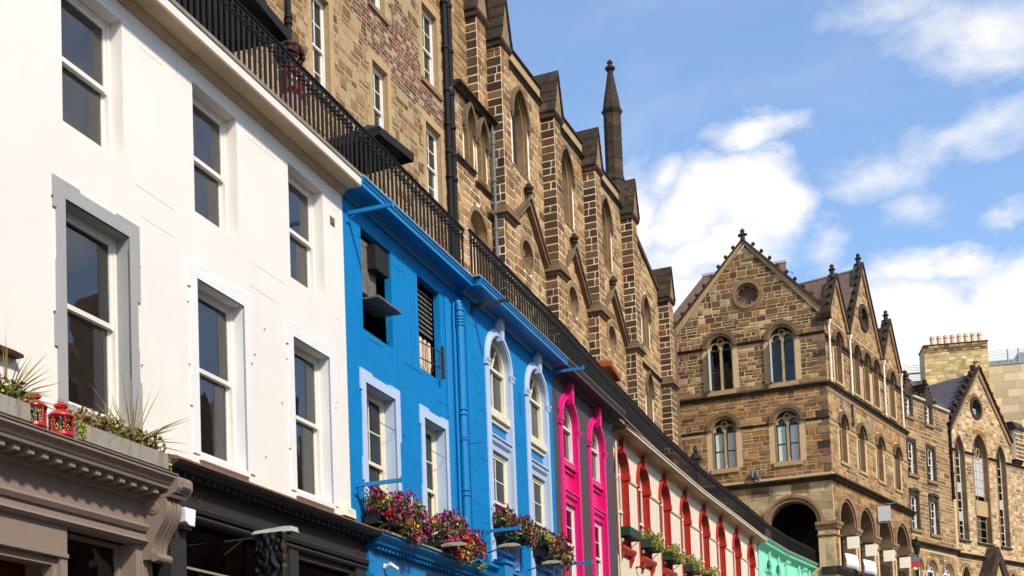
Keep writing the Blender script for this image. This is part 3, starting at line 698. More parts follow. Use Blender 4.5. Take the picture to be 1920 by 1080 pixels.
for k in range(15):
    u = random.uniform(.2, 4.6); z = random.choice((6.95, 7.25, 8.9, 5.9, 9.2)); m.box(u, u+random.uniform(.3, .8), -.0015, .002, z, z+.012)
for k in range(14):
    u = random.uniform(5.0, 5.6); z = 4.6+.33*k; m.box(u, u+random.uniform(.3, .5), BY-.0015, BY+.002, z, z+.010)
for u, z0, z1 in ((2.75, 7.6, 8.9), (2.6, 7.3, 8.6), (1.95, 7.0, 7.5), (2.3, 8.8, 9.3), (4.35, 6.2, 7.2)): m.box(u, u+.008, -.0015, .002, z0, z1)
m.build('joint_lines', 'charcoal_dark', blue, FA)
interior(blue, FA, .02, 15.7, .32, 3.8, [3.6, 6.9, 9.58], 'room_shade')
# upper left: sooty ventilation unit, coloured darker for the shade inside its broken-out opening
v = M().box(.64, 1.30, .06, .30, 8.05, 8.95).build('ventilation_unit', 'soot_shade_metal', blue, FA)
M().box(.98, 1.5, -.10, .12, 8.50, 8.92).build('duct_hood', 'box_black', v, FA); M().box(.64, 1.56, -.30, .2, 7.86, 7.89).build('shelf_plate', 'soot_shade_metal', v, FA)
M().box(.64, 1.8, .24, .27, 7.55, 7.58).build('bar', 'dark_metal', v, FA)
g = M()
for k in range(9): g.box(2.94, 3.94, .16, .19, 8.2+.095*k, 8.24+.095*k)
g.box(2.92, 2.98, .12, .22, 7.36, 9.1); g = g.build('louvre', 'soot_shade_metal', blue, FA)
m = M()
for k in range(5): m.box(3.05+.2*k, 3.16+.2*k, .22, .25, 7.36, 8.15)
m.build('timber_slat', 'shutter_wood', g, FA)
m = M().box(3.72, 3.78, -.14, -.09, 7.36, 7.98)
for z in (7.55, 7.85): m.tube((2.95, .0, z), (3.75, -.11, z), .012)
for u in (3.1, 3.35, 3.6): m.tube((u, -.02-.11*(u-2.95)/.8, 7.38), (u, -.02-.11*(u-2.95)/.8, 7.85), .008)
m.build('guard_rail', 'dark_metal', g, FA)
for o in BL:
    surround(blue, FA, o, .20, 0, .022, 'lavender_paint', .22, 4.2)
    sash(blue, FA, o.u0, o.u1, o.z0, o.z1, .20, 'sash_cream', cols=2, rows=(2, 1), split=.45, gm='glass_dark', fw=.07)
def tall_bay(root, F, op, y, wallm, trim, frame, panelm, sill_z, head_z, low_bot, spandrel, ringw=.17, pr=.085):
    """two-storey arched recess: arched sash above, panel, sash below, with moulded archivolt and keystone"""
    rc = .16
    m = M(); reveal_mesh(m, op, y, rc)
    a, b = op.outline(.0, op.z0), op.outline(ringw*.55, op.z0); m.band(a, b, y-pr*.55, y+.01)
    a, b = op.outline(ringw*.55, op.z0), op.outline(ringw, op.z0); m.band(a, b, y-pr*.35, y+.01)
    a2 = Arch(op.u0, op.u1, op.zs, op.zs, n=14); m.band(a2.outline(.03), a2.outline(.10), y-pr*.85, y)
    for s_ in (-1, 1):
        uu = op.u0 if s_ < 0 else op.u1; x0, x1 = (uu-ringw-.03, uu+.0) if s_ < 0 else (uu, uu+ringw+.03)
        m.prism([(y+.01, op.zs-.13), (y-pr*.7, op.zs-.13), (y-pr*.75, op.zs-.08), (y-pr*1.05, op.zs-.03), (y-pr*1.05, op.zs), (y+.01, op.zs)], x0, x1)
    kz = op.z1
    m.poly([(op.c-.055, kz-.07), (op.c+.055, kz-.07), (op.c+.105, kz+.44), (op.c-.105, kz+.44)], y-pr*1.7, y)
    m.build('archivolt', trim, root, F)
    # upper window
    up = Arch(op.u0, op.u1, sill_z, op.zs, n=14)
    f = M(); fy = y+rc-.02
    f.band(up.outline(-.075), up.outline(0), fy-.05, fy+.10); zm = sill_z+(op.zs-sill_z)*.55
    f.box(op.u0, op.u1, fy-.07, fy+.10, sill_z, sill_z+.07).box(op.u0+.07, op.u1-.07, fy-.045, fy+.07, op.zs-.06, op.zs)
    f.box(op.u0+.07, op.u1-.07, fy, fy+.06, zm-.5, zm-.46)
    c = op.c
    f.box(c-.016, c+.016, fy, fy+.05, sill_z+.06, op.zs-.06)
    f.poly([(c-.014, op.zs+.01), (c+.014, op.zs+.01), (c+.30, op.zs+.46), (c+.27, op.zs+.475)], fy, fy+.04)
    f.poly([(c-.014, op.zs+.01), (c+.014, op.zs+.01), (c-.27, op.zs+.475), (c-.30, op.zs+.46)], fy, fy+.04)
    w = f.build('window', frame, root, F)
    arch_pane(w, F, Arch(op.u0, op.u1, op.zs, op.zs, n=14), fy+.02, 'glass', -.06)
    for a, b in ((op.u0+.07, c), (c, op.u1-.07)): pane(w, F, a, b, sill_z+.07, op.zs-.06, fy+.03, 'glass')
    # spandrel
    sp = M()
    sp.box(op.u0, op.u1, y+rc-.05, y+rc+.03, head_z+.30, sill_z-.02)
    sp.build('spandrel_panel', panelm, root, F)
    M().box(op.u0, op.u1, y+rc-.16, y+rc+.03, sill_z-.15, sill_z).box(op.u0, op.u1, y+rc-.10, y+rc+.03, sill_z-.25, sill_z-.15).build('window_sill', spandrel, root, F)
    M().prism([(y+rc, head_z), (y+rc-.10, head_z), (y+rc-.11, head_z+.10), (y+rc-.16, head_z+.16), (y+rc-.17, head_z+.22), (y+rc-.20, head_z+.25), (y+rc-.20, head_z+.28), (y+rc, head_z+.31)], op.u0, op.u1).build('lintel_moulding', trim, root, F)
    sash(root, F, op.u0, op.u1, low_bot, head_z, y+rc-.04, frame, cols=2, rows=(2, 2), fw=.075, gm='glass_dark')
    M().box(op.u0, op.u1, y+.05, y+rc+.06, op.z0, low_bot-.05).box(op.u0-.02, op.u1+.02, y-.06, y+rc, low_bot-.06, low_bot).build('apron_panel', panelm, root, F)
for o in bay: tall_bay(blue, FA, o, BY, 'blue_paint', 'lavender_paint', 'sash_cream', 'blue_trim', 7.46, 6.62, 4.5, 'sash_cream')
m = M()
for k in range(10): m.box(8.02, 8.17, BY-.012, BY+.01, 7.76+.052*k, 7.785+.052*k)
m.build('air_vent', 'blue_trim', blue, FA)
def house_cornice(root, F, u0, u1, y, z, mm, out=.36, extra=0):
    return M().prism([(y+.3, z-.10), (y-.04, z-.10), (y-.06, z-.05), (y-.10, z-.02), (y-.13, z), (y-out+.06, z), (y-out+.06, z-.012), (y-out, z-.010), (y-out-.004, z+.055), (y-out-.02, z+.065), (y-out-.03, z+.095), (y-out-.05, z+.115), (y-out-.052, z+.135), (y+.3, z+.145)], u0, u1).build('cornice', mm, root, F)
house_cornice(blue, FA, 0.003, 4.78, 0, 9.47, 'blue_trim', .37)
house_cornice(blue, FA, 4.78, 10.38, BY, 9.47, 'blue_trim', .42)
M().box(.003, 4.7, -.40, .3, 9.617, 9.65).box(4.7, 10.38, -.56, .3, 9.618, 9.651).build('cornice_capping', 'kerb_stone', blue, FA)
# waste pipes in the angle between the two parts of the front
m = M(); zz = 9.18
m.tube((4.70, -.10, 3.9), (4.70, -.10, zz-.12), .08, .08, 12); pts = [(4.70, -.10, zz-.12)]
for k in range(1, 6): t = k/5*math.pi/2; pts.append((4.70, -.10+.16*(1-math.cos(t)), zz-.12+.16*math.sin(t)))
for a, b in zip(pts, pts[1:]): m.tube(a, b, .08, .08, 12)
for z in (8.98, 8.86, 8.80, 8.74, 8.68, 7.0, 6.9, 6.45, 6.40, 5.4, 5.3): m.tube((4.70, -.10, z), (4.70, -.10, z+.035), .10, .10, 12)
m.build('waste_pipe', 'blue_trim', blue, FA, smooth=False)
m = M().path([(4.52, -.05, 3.9), (4.52, -.05, 9.0), (4.55, -.05, 9.1), (4.62, .02, 9.15)], .022, 8).path([(4.60, -.04, 3.9), (4.60, -.04, 8.6)], .016, 6)
m.build('service_pipe', 'blue_trim', blue, FA)
M().tube((4.75, -.1, 6.35), (4.75, -.45, 6.33), .012, .012, 6).build('pipe_spigot', 'blue_trim', blue, FA)
M().box(4.14, 4.36, -.035, .01, 3.4, 9.1).build('wall_strip', 'blue_trim', blue, FA)
# blue shopfront
cor = M().prism([(.0, 3.60), (-.07, 3.61), (-.09, 3.71), (-.24, 3.715), (-.28, 3.80), (-.35, 3.84), (-.35, 3.88), (.0, 3.96)], .42, 4.7).build('shop_cornice', 'blue_trim', blue, FA)
cor['label'] = 'blue shop cornice with small dentils'
dentils(cor, FA, .5, 4.65, -.20, -.08, 3.645, 3.712, .06, .075, 'blue_trim')
M().prism([(.0, 3.962), (-.355, 3.882), (-.38, 3.89), (-.38, 3.925), (-.2, 3.98), (.0, 4.05)], .42, 4.7).build('flashing', 'kerb_stone', blue, FA)
cor = M().prism([(BY+.1, 3.62), (BY-.12, 3.63), (BY-.14, 3.72), (BY-.30, 3.75), (BY-.34, 3.86), (BY-.42, 3.92), (BY-.42, 3.97), (BY+.1, 4.06)], 4.7, 10.38).build('shop_cornice', 'blue_trim', blue, FA)
M().box(5.3, 5.75, BY-.52, BY, 3.60, 4.03).prism([(BY-.3, 4.03), (BY-.56, 4.03), (BY-.56, 4.09), (BY-.3, 4.12)], 5.25, 5.8).box(5.35, 5.70, BY-.40, BY, 3.2, 3.6).build('console', 'blue_trim', blue, FA)
m = M().box(.42, 10.38, -.09, .12, 3.2, 3.62).box(.42, .62, -.1, .2, GROUND, 3.2).box(4.7, 5.2, -.16, .2, GROUND, 3.2).box(10.1, 10.38, -.16, .2, GROUND, 3.2).prism([(-.09, 3.14), (-.16, 3.16), (-.16, 3.22), (-.09, 3.25)], .42, 10.38)
m.build('shop_fascia', 'blue_trim', blue, FA)
w = M().box(.62, 10.1, .05, .2, GROUND, -.9).box(2.6, 2.68, .1, .18, -.9, 3.2).box(7.5, 7.6, .1, .18, -.9, 3.2).build('shop_window', 'blue_trim', blue, FA)
for a, b in ((.62, 2.6), (2.68, 4.7), (5.2, 7.5), (7.6, 10.1)): pane(w, FA, a, b, -.9, 3.2, .14, 'glass_dark')
interior(blue, FA, .45, 10.35, .3, 3.6, [GROUND, 3.3], 'room_shade')
# ------------------------------------------------------------------ charcoal house with pink bays
char = thing('charcoal_house', 'charcoal grey house with two tall magenta arched window bays', 'house', FA, 13.0)
pk = [Arch(11.0, 12.2, 4.1, 8.36, n=14), Arch(13.42, 14.62, 4.1, 8.36, n=14)]
m = M(); wall_mesh(m, 10.385, 15.78, 3.3, 9.6, pk, BY); m.build('wall', 'slate_paint', char, FA)
for o in pk: tall_bay(char, FA, o, BY, 'slate_paint', 'pink_paint', 'sash_white', 'pink_paint', 7.46, 6.42, 4.45, 'pink_paint', ringw=.20, pr=.10)
house_cornice(char, FA, 10.385, 15.60, BY, 9.47, 'slate_paint', .42)
M().box(10.385, 15.62, -.56, .3, 9.618, 9.651).build('cornice_capping', 'kerb_stone', char, FA)
M().prism([(BY+.1, 3.5), (BY-.1, 3.5), (BY-.35, 3.75), (BY-.35, 3.85), (BY+.1, 3.95)], 10.385, 15.78).box(10.385, 15.78, BY-.06, .1, GROUND, 3.5).build('shop_fascia', 'slate_paint', char, FA)
# ------------------------------------------------------------------ cream house with red arches
cream = thing('cream_house', 'cream rendered curved house with a row of red arched windows', 'house', FC1, 9.9)
RZ = 8.62
def red_bay(F, c, n_):
    op = Arch(c-.63, c+.63, 6.30, RZ, n=12)
    m = M(); reveal_mesh(m, op, 0, .29)
    a2 = Arch(c-.63, c+.63, RZ, RZ, n=12)
    m.band(a2.outline(0, RZ), a2.outline(.12, RZ), -.05, .01); m.band(a2.outline(.02, RZ), a2.outline(.08, RZ), -.075, -.04)
    m.box(c-.72, c-.63, -.03, .01, 6.30, RZ-.0); m.box(c+.63, c+.70, -.03, .01, 6.30, RZ-.17)
    for a, b in ((c-.77, c-.63), (c+.60, c+.77)):
        m.box(a, b, -.085, .25 if a > c else .0, RZ-.17, RZ-.01)
    m.poly([(c-.06, op.z1-.12), (c+.06, op.z1-.12), (c+.10, 9.55), (c-.10, 9.55)], -.14, 0)
    m.build('arch_surround', 'red_paint', cream, F)
    M().prism([(0, 9.55), (-.17, 9.55), (-.19, 9.58), (0, 9.60)], c-.14, c+.14).build('keystone_cap', 'cornice_stone', cream, F)
    f = M(); fy = .19
    f.band(op.outline(-.09), op.outline(0), fy, fy+.1); f.box(c-.63, c+.63, fy-.02, fy+.1, 7.45, 7.52); f.box(c-.55, c+.55, fy, fy+.06, RZ-.05, RZ); f.box(c-.015, c+.015, fy+.01, fy+.05, 6.35, RZ); f.box(c-.63, c+.63, fy-.03, fy+.1, 6.30, 6.40)
    w = f.build('window', 'sash_white', cream, F)
    arch_pane(w, F, a2, fy+.03, 'glass_dark', -.05)
    for a, b in ((c-.55, c-.015), (c+.015, c+.55)):
        pane(w, F, a, b, 6.4, 7.45, fy+.03, 'glass_dark'); pane(w, F, a, b, 7.52, RZ-.05, fy+.03, 'glass_dark')
    m = M().prism([(0, 6.10), (-.10, 6.11), (-.16, 6.20), (-.18, 6.24), (-.18, 6.30), (.2, 6.32)], c-.72, c+.72)
    for s_ in (-.55, .55): m.prism([(0, 5.80), (-.04, 5.82), (-.07, 5.92), (-.13, 6.02), (-.14, 6.11), (0, 6.11)], c+s_-.07, c+s_+.07)
    m.build('window_sill', 'red_paint', cream, F)
    return op
c1, c2 = [.80, 3.20, 5.90, 8.80], [1.72, 4.40, 7.25, 10.12]
for F, cs, L in ((FC1, c1, 9.975), (FC2, c2, 11.70)):
    ops = [red_bay(F, c, 0) for c in cs]
    m = M(); wall_mesh(m, 0 if F is FC2 else -.06, L, 3.4, 9.75, ops, 0); m.build('wall', 'cream_render', cream, F)
    e = [0]+[x for c in cs for x in (c-.78, c+.78)]+[L]
    for a, b in zip(e[::2], e[1::2]):
        if b-a > .15: M().prism([(.01, 8.42), (-.03, 8.42), (-.05, 8.46), (-.05, 8.50), (.01, 8.53)], a, b).build('string_course', 'cream_render', cream, F)
    x0 = -.06 if F is FC1 else 0
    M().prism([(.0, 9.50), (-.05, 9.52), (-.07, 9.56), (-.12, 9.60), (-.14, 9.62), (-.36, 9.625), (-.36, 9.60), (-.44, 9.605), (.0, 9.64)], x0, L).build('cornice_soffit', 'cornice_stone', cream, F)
    M().prism([(.3, 9.642), (-.42, 9.625), (-.46, 9.63), (-.47, 9.70), (-.50, 9.71), (-.50, 9.735), (-.3, 9.74), (.3, 9.74)], x0, L).build('cornice', 'cream_render', cream, F)
    M().box(x0, L, -.46, .3, 9.742, 9.78).build('cornice_capping', 'kerb_stone', cream, F)
    interior(cream, F, .05, L-.05, .40, 3.0, [3.5, 6.0, 9.6], 'room_shade')
    M().box(0, L, -.1, .2, GROUND, 3.4).build('shop_fascia', 'red_paint', cream, F)
m = M().tube((-.02, -.10, 3.4), (-.02, -.10, 9.3), .035, .035, 8)
for z in (9.1, 8.2, 7.2, 6.3): m.tube((-.02, -.10, z), (-.02, -.10, z+.05), .05, .05, 8)
m.build('rain_pipe', 'cream_render', cream, FC1)
# ------------------------------------------------------------------ mint house
mint = thing('mint_house', 'mint green house with blind arches and pilasters at the far bend', 'house', FM1, 5.5)
def mint_part(F, L, cs, pil, cz=0.0):
    ops = [Arch(c-.42, c+.42, 6.5, 8.62+cz, n=10) for c in cs]
    m = M(); wall_mesh(m, 0, L, 3.4, 9.75, ops, 0)
    for o in ops: reveal_mesh(m, o, 0, .3)
    m.build('wall', 'mint_paint', mint, F)
    for o in ops:
        a2 = Arch(o.u0, o.u1, o.zs, o.zs, n=10)
        M().band(a2.outline(.05), a2.outline(.20), -.05, .01).poly([(o.c-.07, o.z1), (o.c+.07, o.z1), (o.c+.11, 9.5), (o.c-.11, 9.5)], -.13, 0).build('archivolt', 'mint_paint', mint, F)
        M().box(o.u0-.25, o.u0, -.06, .2, o.zs-.14, o.zs).box(o.u1, o.u1+.25, -.06, .2, o.zs-.14, o.zs).build('impost', 'mint_paint', mint, F)
        f = M().band(o.outline(-.07), o.outline(0), .2, .3); w = f.build('window', 'mint_paint', mint, F); arch_pane(w, F, o, .24, 'glass_dark', -.05)
    for p in pil:
        M().box(p-.22, p+.22, -.10, .01, 3.4, 9.28).prism([(0, 9.28), (-.12, 9.28), (-.19, 9.40), (-.19, 9.46), (0, 9.5)], p-.27, p+.27).box(p-.17, p+.17, -.13, -.09, 5, 9.1).build('pilaster', 'mint_paint', mint, F)
    M().prism([(.0, 9.48), (-.06, 9.50), (-.08, 9.56), (-.15, 9.60), (-.30, 9.62), (-.32, 9.70), (-.40, 9.76), (-.44, 9.80), (.3, 9.83)], 0, L).build('cornice', 'mint_paint', mint, F)
    M().box(0, L, -.40, .3, 9.832, 9.86).build('cornice_capping', 'kerb_stone', mint, F)
    interior(mint, F, .05, L-.05, .4, 3, [3.5, 9.7], 'room_shade')
    M().box(0, L, -.1, .2, GROUND, 3.4).build('shop_fascia', 'mint_paint', mint, F)
mint_part(FM1, 4.4, [1.75, 3.55], [])
mint_part(FM2, 7.7, [2.75, 4.6, 6.3], [.75, 3.7, 5.4, 7.2], -.15)
# ------------------------------------------------------------------ iron railings along the terrace edge
def baluster_mesh(h, detail):
    r = .025 if detail else .0175
    if detail: prof = [(.026, 0), (.026, .04), (r*.9, .06), (r, h*.55), (r*.95, h*.72), (.034, h*.735), (.034, h*.75), (.022, h*.765), (.038, h*.80), (.040, h*.82), (.023, h*.86), (.031, h*.875), (.026, h*.90), (.016, h*.95), (.016, h)]
    else: prof = [(.02, 0), (r, .05), (r, h*.73), (.042, h*.80), (.025, h*.87), (.032, h*.89), (.018, h*.95), (.018, h)]
    return M().lathe(prof, n=8 if detail else 5).mesh('baluster', 'iron')
BAL = {}
def railing(label, F, segs, group='iron railings along the terrace'):
    """segs: list of (frame, u0, u1, y, zbase)"""
    root = thing('terrace_railing', label, 'railing', segs[0][0], segs[0][1], segs[0][3], segs[0][4], group)
    for F, u0, u1, y, zb in segs:
        L = u1-u0; n = max(1, int(round(L/(.14 if segs[0][1] < -5 else .165)))); zt = 10.60; h = zt-.03-zb-.05
        M().box(u0, u1, y-.03, y+.03, zt-.03, zt).box(u0, u1, y-.012, y+.012, zt-.075, zt-.03).build('top_rail', 'iron', root, F, bevel=.006)
        M().box(u0, u1, y-.05, y+.05, zb, zb+.055).build('bottom_rail', 'copper_edge', root, F)
        near = (F.P(u0, y, zt)).length < 42
        key = (round(h, 2), near)
        if key not in BAL: BAL[key] = baluster_mesh(h, near)
        for i in range(n):
            o = bpy.data.objects.new('baluster', BAL[key]); COL.objects.link(o)
            place(o, F.M @ Matrix.Translation((u0+L*(i+.5)/n, y, zb+.05)), root)
railing('black iron railing on top of the white house', FA, [(FA, -11.5, -.02, -.25, 9.672)])
railing('black iron railing on top of the blue house, stepping forward past its middle', FA, [(FA, .0, 4.70, -.25, 9.652), (FA, 4.72, 10.36, -.36, 9.653)])
def span_frame(p, q):
    t = q-p; return Frame(p.x, p.y, math.degrees(math.atan2(t.x, t.y))), math.hypot(t.x, t.y)
ra, rb, rc_ = FA.P(10.38, -.36, 0), FA.P(15.72, -.235, 0), FC1.P(4.7, -.37, 0)
FR1, LR1 = span_frame(ra, rb); FR2, LR2 = span_frame(rb, rc_)
railing('black iron railing on top of the charcoal house', FA, [(FR1, 0, LR1, 0, 9.653)])
railing('dense black iron railing above the cream house with red arches', FC1, [(FR2, .02, LR2, 0, 9.745), (FC1, 4.72, 9.95, -.37, 9.782), (FC2, .0, 11.70, -.37, 9.782)])
railing('black iron railing above the mint green house', FM1, [(FM1, .0, 4.4, -.30, 9.862), (FM2, .02, 7.2, -.28, 9.862)])
# ------------------------------------------------------------------ small things on the lower fronts
def bracket(u, y, z, L=.82, mm='blue_trim'):
    m = M().box(u-.05, u+.05, y-.02, y+.01, z-.16, z+.10).box(u-.022, u+.022, y-L, y-.02, z-.03, z+.03).box(u-.03, u+.03, y-L-.015, y-L, z-.05, z+.07).tube((u, y-.02, z-.12), (u, y-.16, z-.03), .012)
    o = m.build('sign_bracket', mm, blue, FA)
for a in ((.16, 0, 9.13), (.17, 0, 4.63), (10.33, BY, 9.33), (5.40, BY, 4.71), (10.34, BY, 4.72)): bracket(*a)
bracket(5.32, BY, 9.28, .82, 'dark_metal')
def petals(m, c, s):
    n = 5; c = Vector(c); a = Vector((random.uniform(-.3, .9), -1, random.uniform(-.2, .9))).normalized(); b = a.orthogonal().normalized(); t = a.cross(b)
    vs = [c-a*s*.25]+[c+(b*math.cos(k*2*math.pi/n)+t*math.sin(k*2*math.pi/n))*s*.5+a*s*.05 for k in range(n)]
    m.add(vs, [(0, 1+k, 1+(k+1) % n) for k in range(n)])
def flower_box(label, F, u0, u1, y, z0, z1, mix, spill=.28, seed=1, lime=.35, hgt=.34):
    random.seed(seed)
    root = thing('flower_box', label, 'flower box', F, (u0+u1)/2, y-.14, z0, 'flower boxes on the blue house')
    M().box(u0, u1, y-.30, y, z0, z1).box(u0-.02, u1+.02, y-.32, y+.0, z1-.04, z1-.001).build('trough', 'box_black', root, F)
    def spot(k=1.0):
        u = random.uniform(u0-.08, u1+.12); t = random.random()
        w = .5+.5*math.sin((u-u0)/(u1-u0)*7+seed)
        if t < .6:
            r = random.random()**.5; return (u, y-.16-random.uniform(-.16, .20), z1-.05+r*hgt*(.55+.5*w)*k)
        return (u, y-.30-random.uniform(-.02, .16), z1-random.uniform(-.12, spill*(.5+.7*w)))
    for nm, mm, cnt, sz in (('foliage', 'leaf_green', 1500, .07), ('foliage', 'leaf_lime', int(1300*lime), .075)):
        m = M()
        cl = [spot(.85) for _ in range(24)]
        for _ in range(cnt):
            c = random.choice(cl) if mm == 'leaf_lime' else spot(.9)
            quad_leaf(m, (c[0]+random.gauss(0, .05), c[1]+random.gauss(0, .05), c[2]+random.gauss(0, .05)), sz)
        m.build(nm, mm, root, F)['kind'] = 'stuff'
    for mm, cnt in mix:
        m = M(); cl = [spot(1.1) for _ in range(max(2, cnt//14))] if mm in ('petal_orange', 'petal_red', 'petal_white') else None
        for _ in range(cnt):
            c = spot(1.12)
            if cl: b = random.choice(cl); c = (b[0]+random.gauss(0, .06), b[1]+random.gauss(0, .05), b[2]+random.gauss(0, .05))
            petals(m, (c[0], c[1]-.04, c[2]+.03), random.uniform(.06, .10))
        m.build('blossom', mm, root, F)['kind'] = 'stuff'
    return root
flower_box('black flower box nearest the white house, magenta, red and orange blooms', FA, .32, 1.95, -.06, 4.02, 4.24, [('petal_magenta', 420), ('petal_red', 70), ('petal_orange', 60), ('petal_plum', 120), ('petal_white', 30)], .36, 3, .6, .46)
flower_box('overflowing flower box with yellow-orange clumps beside the blue waste pipe', FA, 2.75, 4.45, -.08, 4.0, 4.22, [('petal_magenta', 460), ('petal_orange', 130), ('petal_red', 60), ('petal_plum', 140), ('petal_white', 36)], .40, 5, .6, .50)
flower_box('small black flower box on a shelf under the nearer arched bay', FA, 6.02, 7.42, BY-.02, 4.72, 4.96, [('petal_magenta', 230), ('petal_plum', 260), ('petal_red', 40)], .26, 8, .35, .34)
flower_box('flower box with lime green trailing leaves under the farther arched bay', FA, 8.45, 9.95, BY-.02, 4.66, 4.90, [('petal_magenta', 190), ('petal_plum', 280), ('petal_red', 30)], .40, 9, 1.0, .40)
def green_box(label, F, c, plants, seed):
    random.seed(seed)
    root = thing('window_box', label, 'window box', F, c, -.2, 6.58, 'green window boxes under the red arches')
    m = M().box(c-.62, c+.62, -.36, -.02, 6.58, 6.84); m.build('trough', 'box_green', root, F)
    m = M()
    for s_ in (-.45, .45): m.tube((c+s_, 0, 6.30), (c+s_, -.33, 6.57), .012); m.tube((c+s_, 0, 6.57), (c+s_, -.34, 6.57), .012)
    m.build('bracket', 'dark_metal', root, F)
    if plants:
        for mm, cnt in (('leaf_green', 420), ('leaf_lime', 420), ('leaf_yellow', 160)):
            m = M()
            for _ in range(cnt):
                u = random.uniform(c-.7, c+.7); w = .6+.4*math.sin(u*5+seed)
                p = (u, random.uniform(-.42, .0), 6.82+random.random()**.6*.38*w) if random.random() < .7 else (u, random.uniform(-.5, -.34), 6.84-random.random()*.25)
                quad_leaf(m, p, .075)
            m.build('foliage', mm, root, F)['kind'] = 'stuff'
green_box('empty dark green window box under the first red arch', FC1, .80, False, 1)
green_box('planted green window box under the second red arch from the charcoal house', FC1, 3.20, True, 2)
green_box('planted green window box under the third red arch from the charcoal house', FC1, 5.90, True, 3)
green_box('planted green window box under the fourth red arch from the charcoal house', FC1, 8.80, True, 4)
green_box('planted green window box under the fifth red arch from the charcoal house', FC2, 1.72, True, 5)
# planters and lanterns on the taupe cornice
def planter(label, u0, u1, seed, spikes):
    random.seed(seed)
    root = thing('planter', label, 'planter', FA, (u0+u1)/2, -.28, 3.655, 'wooden planters on the shop cornice')
    z0, z1 = 3.652, 3.83; m = M()
    m.box(u0, u1, -.45, -.42, z0, z1).box(u0, u1, -.12, -.09, z0, z1).box(u0, u0+.03, -.42, -.12, z0+.001, z1).box(u1-.03, u1, -.42, -.12, z0+.001, z1).box(u0+.03, u1-.03, -.42, -.12, z0, z0+.12)
    k = u0+.05
    while k < u1: m.box(k, k+.012, -.453, -.45, z0, z1); k += random.uniform(.35, .6)
    m.build('trough', 'planter_wood', root, FA)
    for mm, cnt, sz, hh in (('leaf_brown', 900, .065, .22), ('leaf_green', 600, .06, .18), ('leaf_lime', 520, .05, .16)):
        m = M(); cl = [random.uniform(u0, u1) for _ in range(5)]
        for _ in range(cnt):
            u = random.uniform(u0, u1) if mm == 'leaf_brown' else random.gauss(random.choice(cl), .12)
            u = min(max(u, u0-.03), u1+.10); p = (u, random.uniform(-.44, -.1), z1+random.random()**1.5*hh)
            if mm != 'leaf_brown' and random.random() < .18: p = (u1+random.uniform(.0, .10), random.uniform(-.44, -.2), z1-random.random()*.28)
            elif mm == 'leaf_lime' and random.random() < .18: p = (cl[0]+random.gauss(0, .03), -.46, z1-random.random()*.15)
            quad_leaf(m, p, sz)
        m.build('foliage', mm, root, FA)['kind'] = 'stuff'
    m = M()
    for (su, n, ln) in spikes:
        for k in range(n):
            el = random.choice((random.uniform(.05, .6), random.uniform(.3, 1.45))); t = random.uniform(-.35, 1.35)*math.pi/1.0; L = ln*random.uniform(.65, 1.1)
            d = Vector((math.cos(t)*math.cos(el), -abs(math.sin(t))*math.cos(el)*.55, math.sin(el))); b = Vector((su, -.27, z1)); s_ = d.cross(Vector((0, 1, 0.2))).normalized()*.0075
            mid = b+d*L*.5; tip = b+d*L-Vector((0, 0, .10*L*(1.2-el*.6)))
            m.add([b-s_, b+s_, mid+s_*1.1, tip, mid-s_*1.1], [(0, 1, 2, 3, 4)])
    m.build('sword_leaf', 'blade_leaf', root, FA)
    return root
planter('weathered grey planter with spiky cordyline, between the lanterns and the console', -7.12, -5.55, 11, [(-6.42, 18, .55), (-5.98, 32, 1.05)])
planter('weathered grey planter at the left edge, left of the red lanterns', -9.4, -7.88, 12, [(-8.02, 40, .85), (-8.7, 14, .4)])
def lantern(label, u, seed, lean=0.0):
    random.seed(seed)
    root = thing('lantern', label, 'lantern', FA, u, -.34, 3.645, 'red lanterns on the shop cornice', turn=lean)
    F2 = Frame(0, 0, 90); Mw = WORLD[root.name]
    r = .118; m = M().lathe([(r+.008, 0), (r+.012, .012), (r+.008, .04), (r, .045), (r-.01, .012)], n=24)
    for k in range(6):
        t = k*math.pi/3; m.tube((math.cos(t)*r, math.sin(t)*r, .03), (math.cos(t)*r, math.sin(t)*r, .215), .011, .011, 6)
    m.build('frame', 'red_enamel', root, Mw)
    M().lathe([(r+.012, .205), (r+.018, .215), (r+.016, .225), (r-.01, .25), (.075, .278), (.055, .285), (.045, .295), (.05, .30), (.072, .318), (.075, .328), (.066, .345), (.04, .36), (.012, .366)], n=24).build('lid', 'red_enamel', root, Mw, smooth=False)
    M().lathe([(r-.012, .03), (r-.012, .21)], n=24).build('glass_wall', 'glass_dark', root, Mw)
    m = M(); w = M()
    for k in range(60):
        t = random.random()*6.3; rr = random.uniform(.03, r-.025); p = (math.cos(t)*rr, math.sin(t)*rr, random.uniform(.04, .195)); m.blob(p, (.0052,)*3, 6, 4)
    pts = [(math.cos(k*.9)*(.05+.03*math.sin(k*1.7)), math.sin(k*.9)*(.05+.03*math.sin(k*2.1)), .04+.0026*k) for k in range(60)]
    w.path(pts, .0035, 4); w.build('wire', 'rope_light_wire', root, Mw)
    m.build('fairy_lights', 'fairy_light', root, Mw)
    h = M(); hp = [(math.cos(t)*.05, 0, .36+math.sin(t)*.05) for t in [math.pi*k/10 for k in range(11)]]; h.path(hp, .003, 5); h.build('handle', 'red_enamel', root, Mw)
lantern('red metal lantern beside the long planter, nearer the shop console', -7.29, 3)
lantern('red metal lantern partly behind the trailing leaves of the left planter', -7.70, 4, 25)
t = thing('awning', 'dark red awning edge on the white wall at the left margin', 'awning', FA, -8.0, -.2, 4.4)
m = M(); pts = []
for k in range(9): a = k/8; pts.append((-8.6+1.02*a, 4.50-.03*a+.008*math.sin(a*9)))
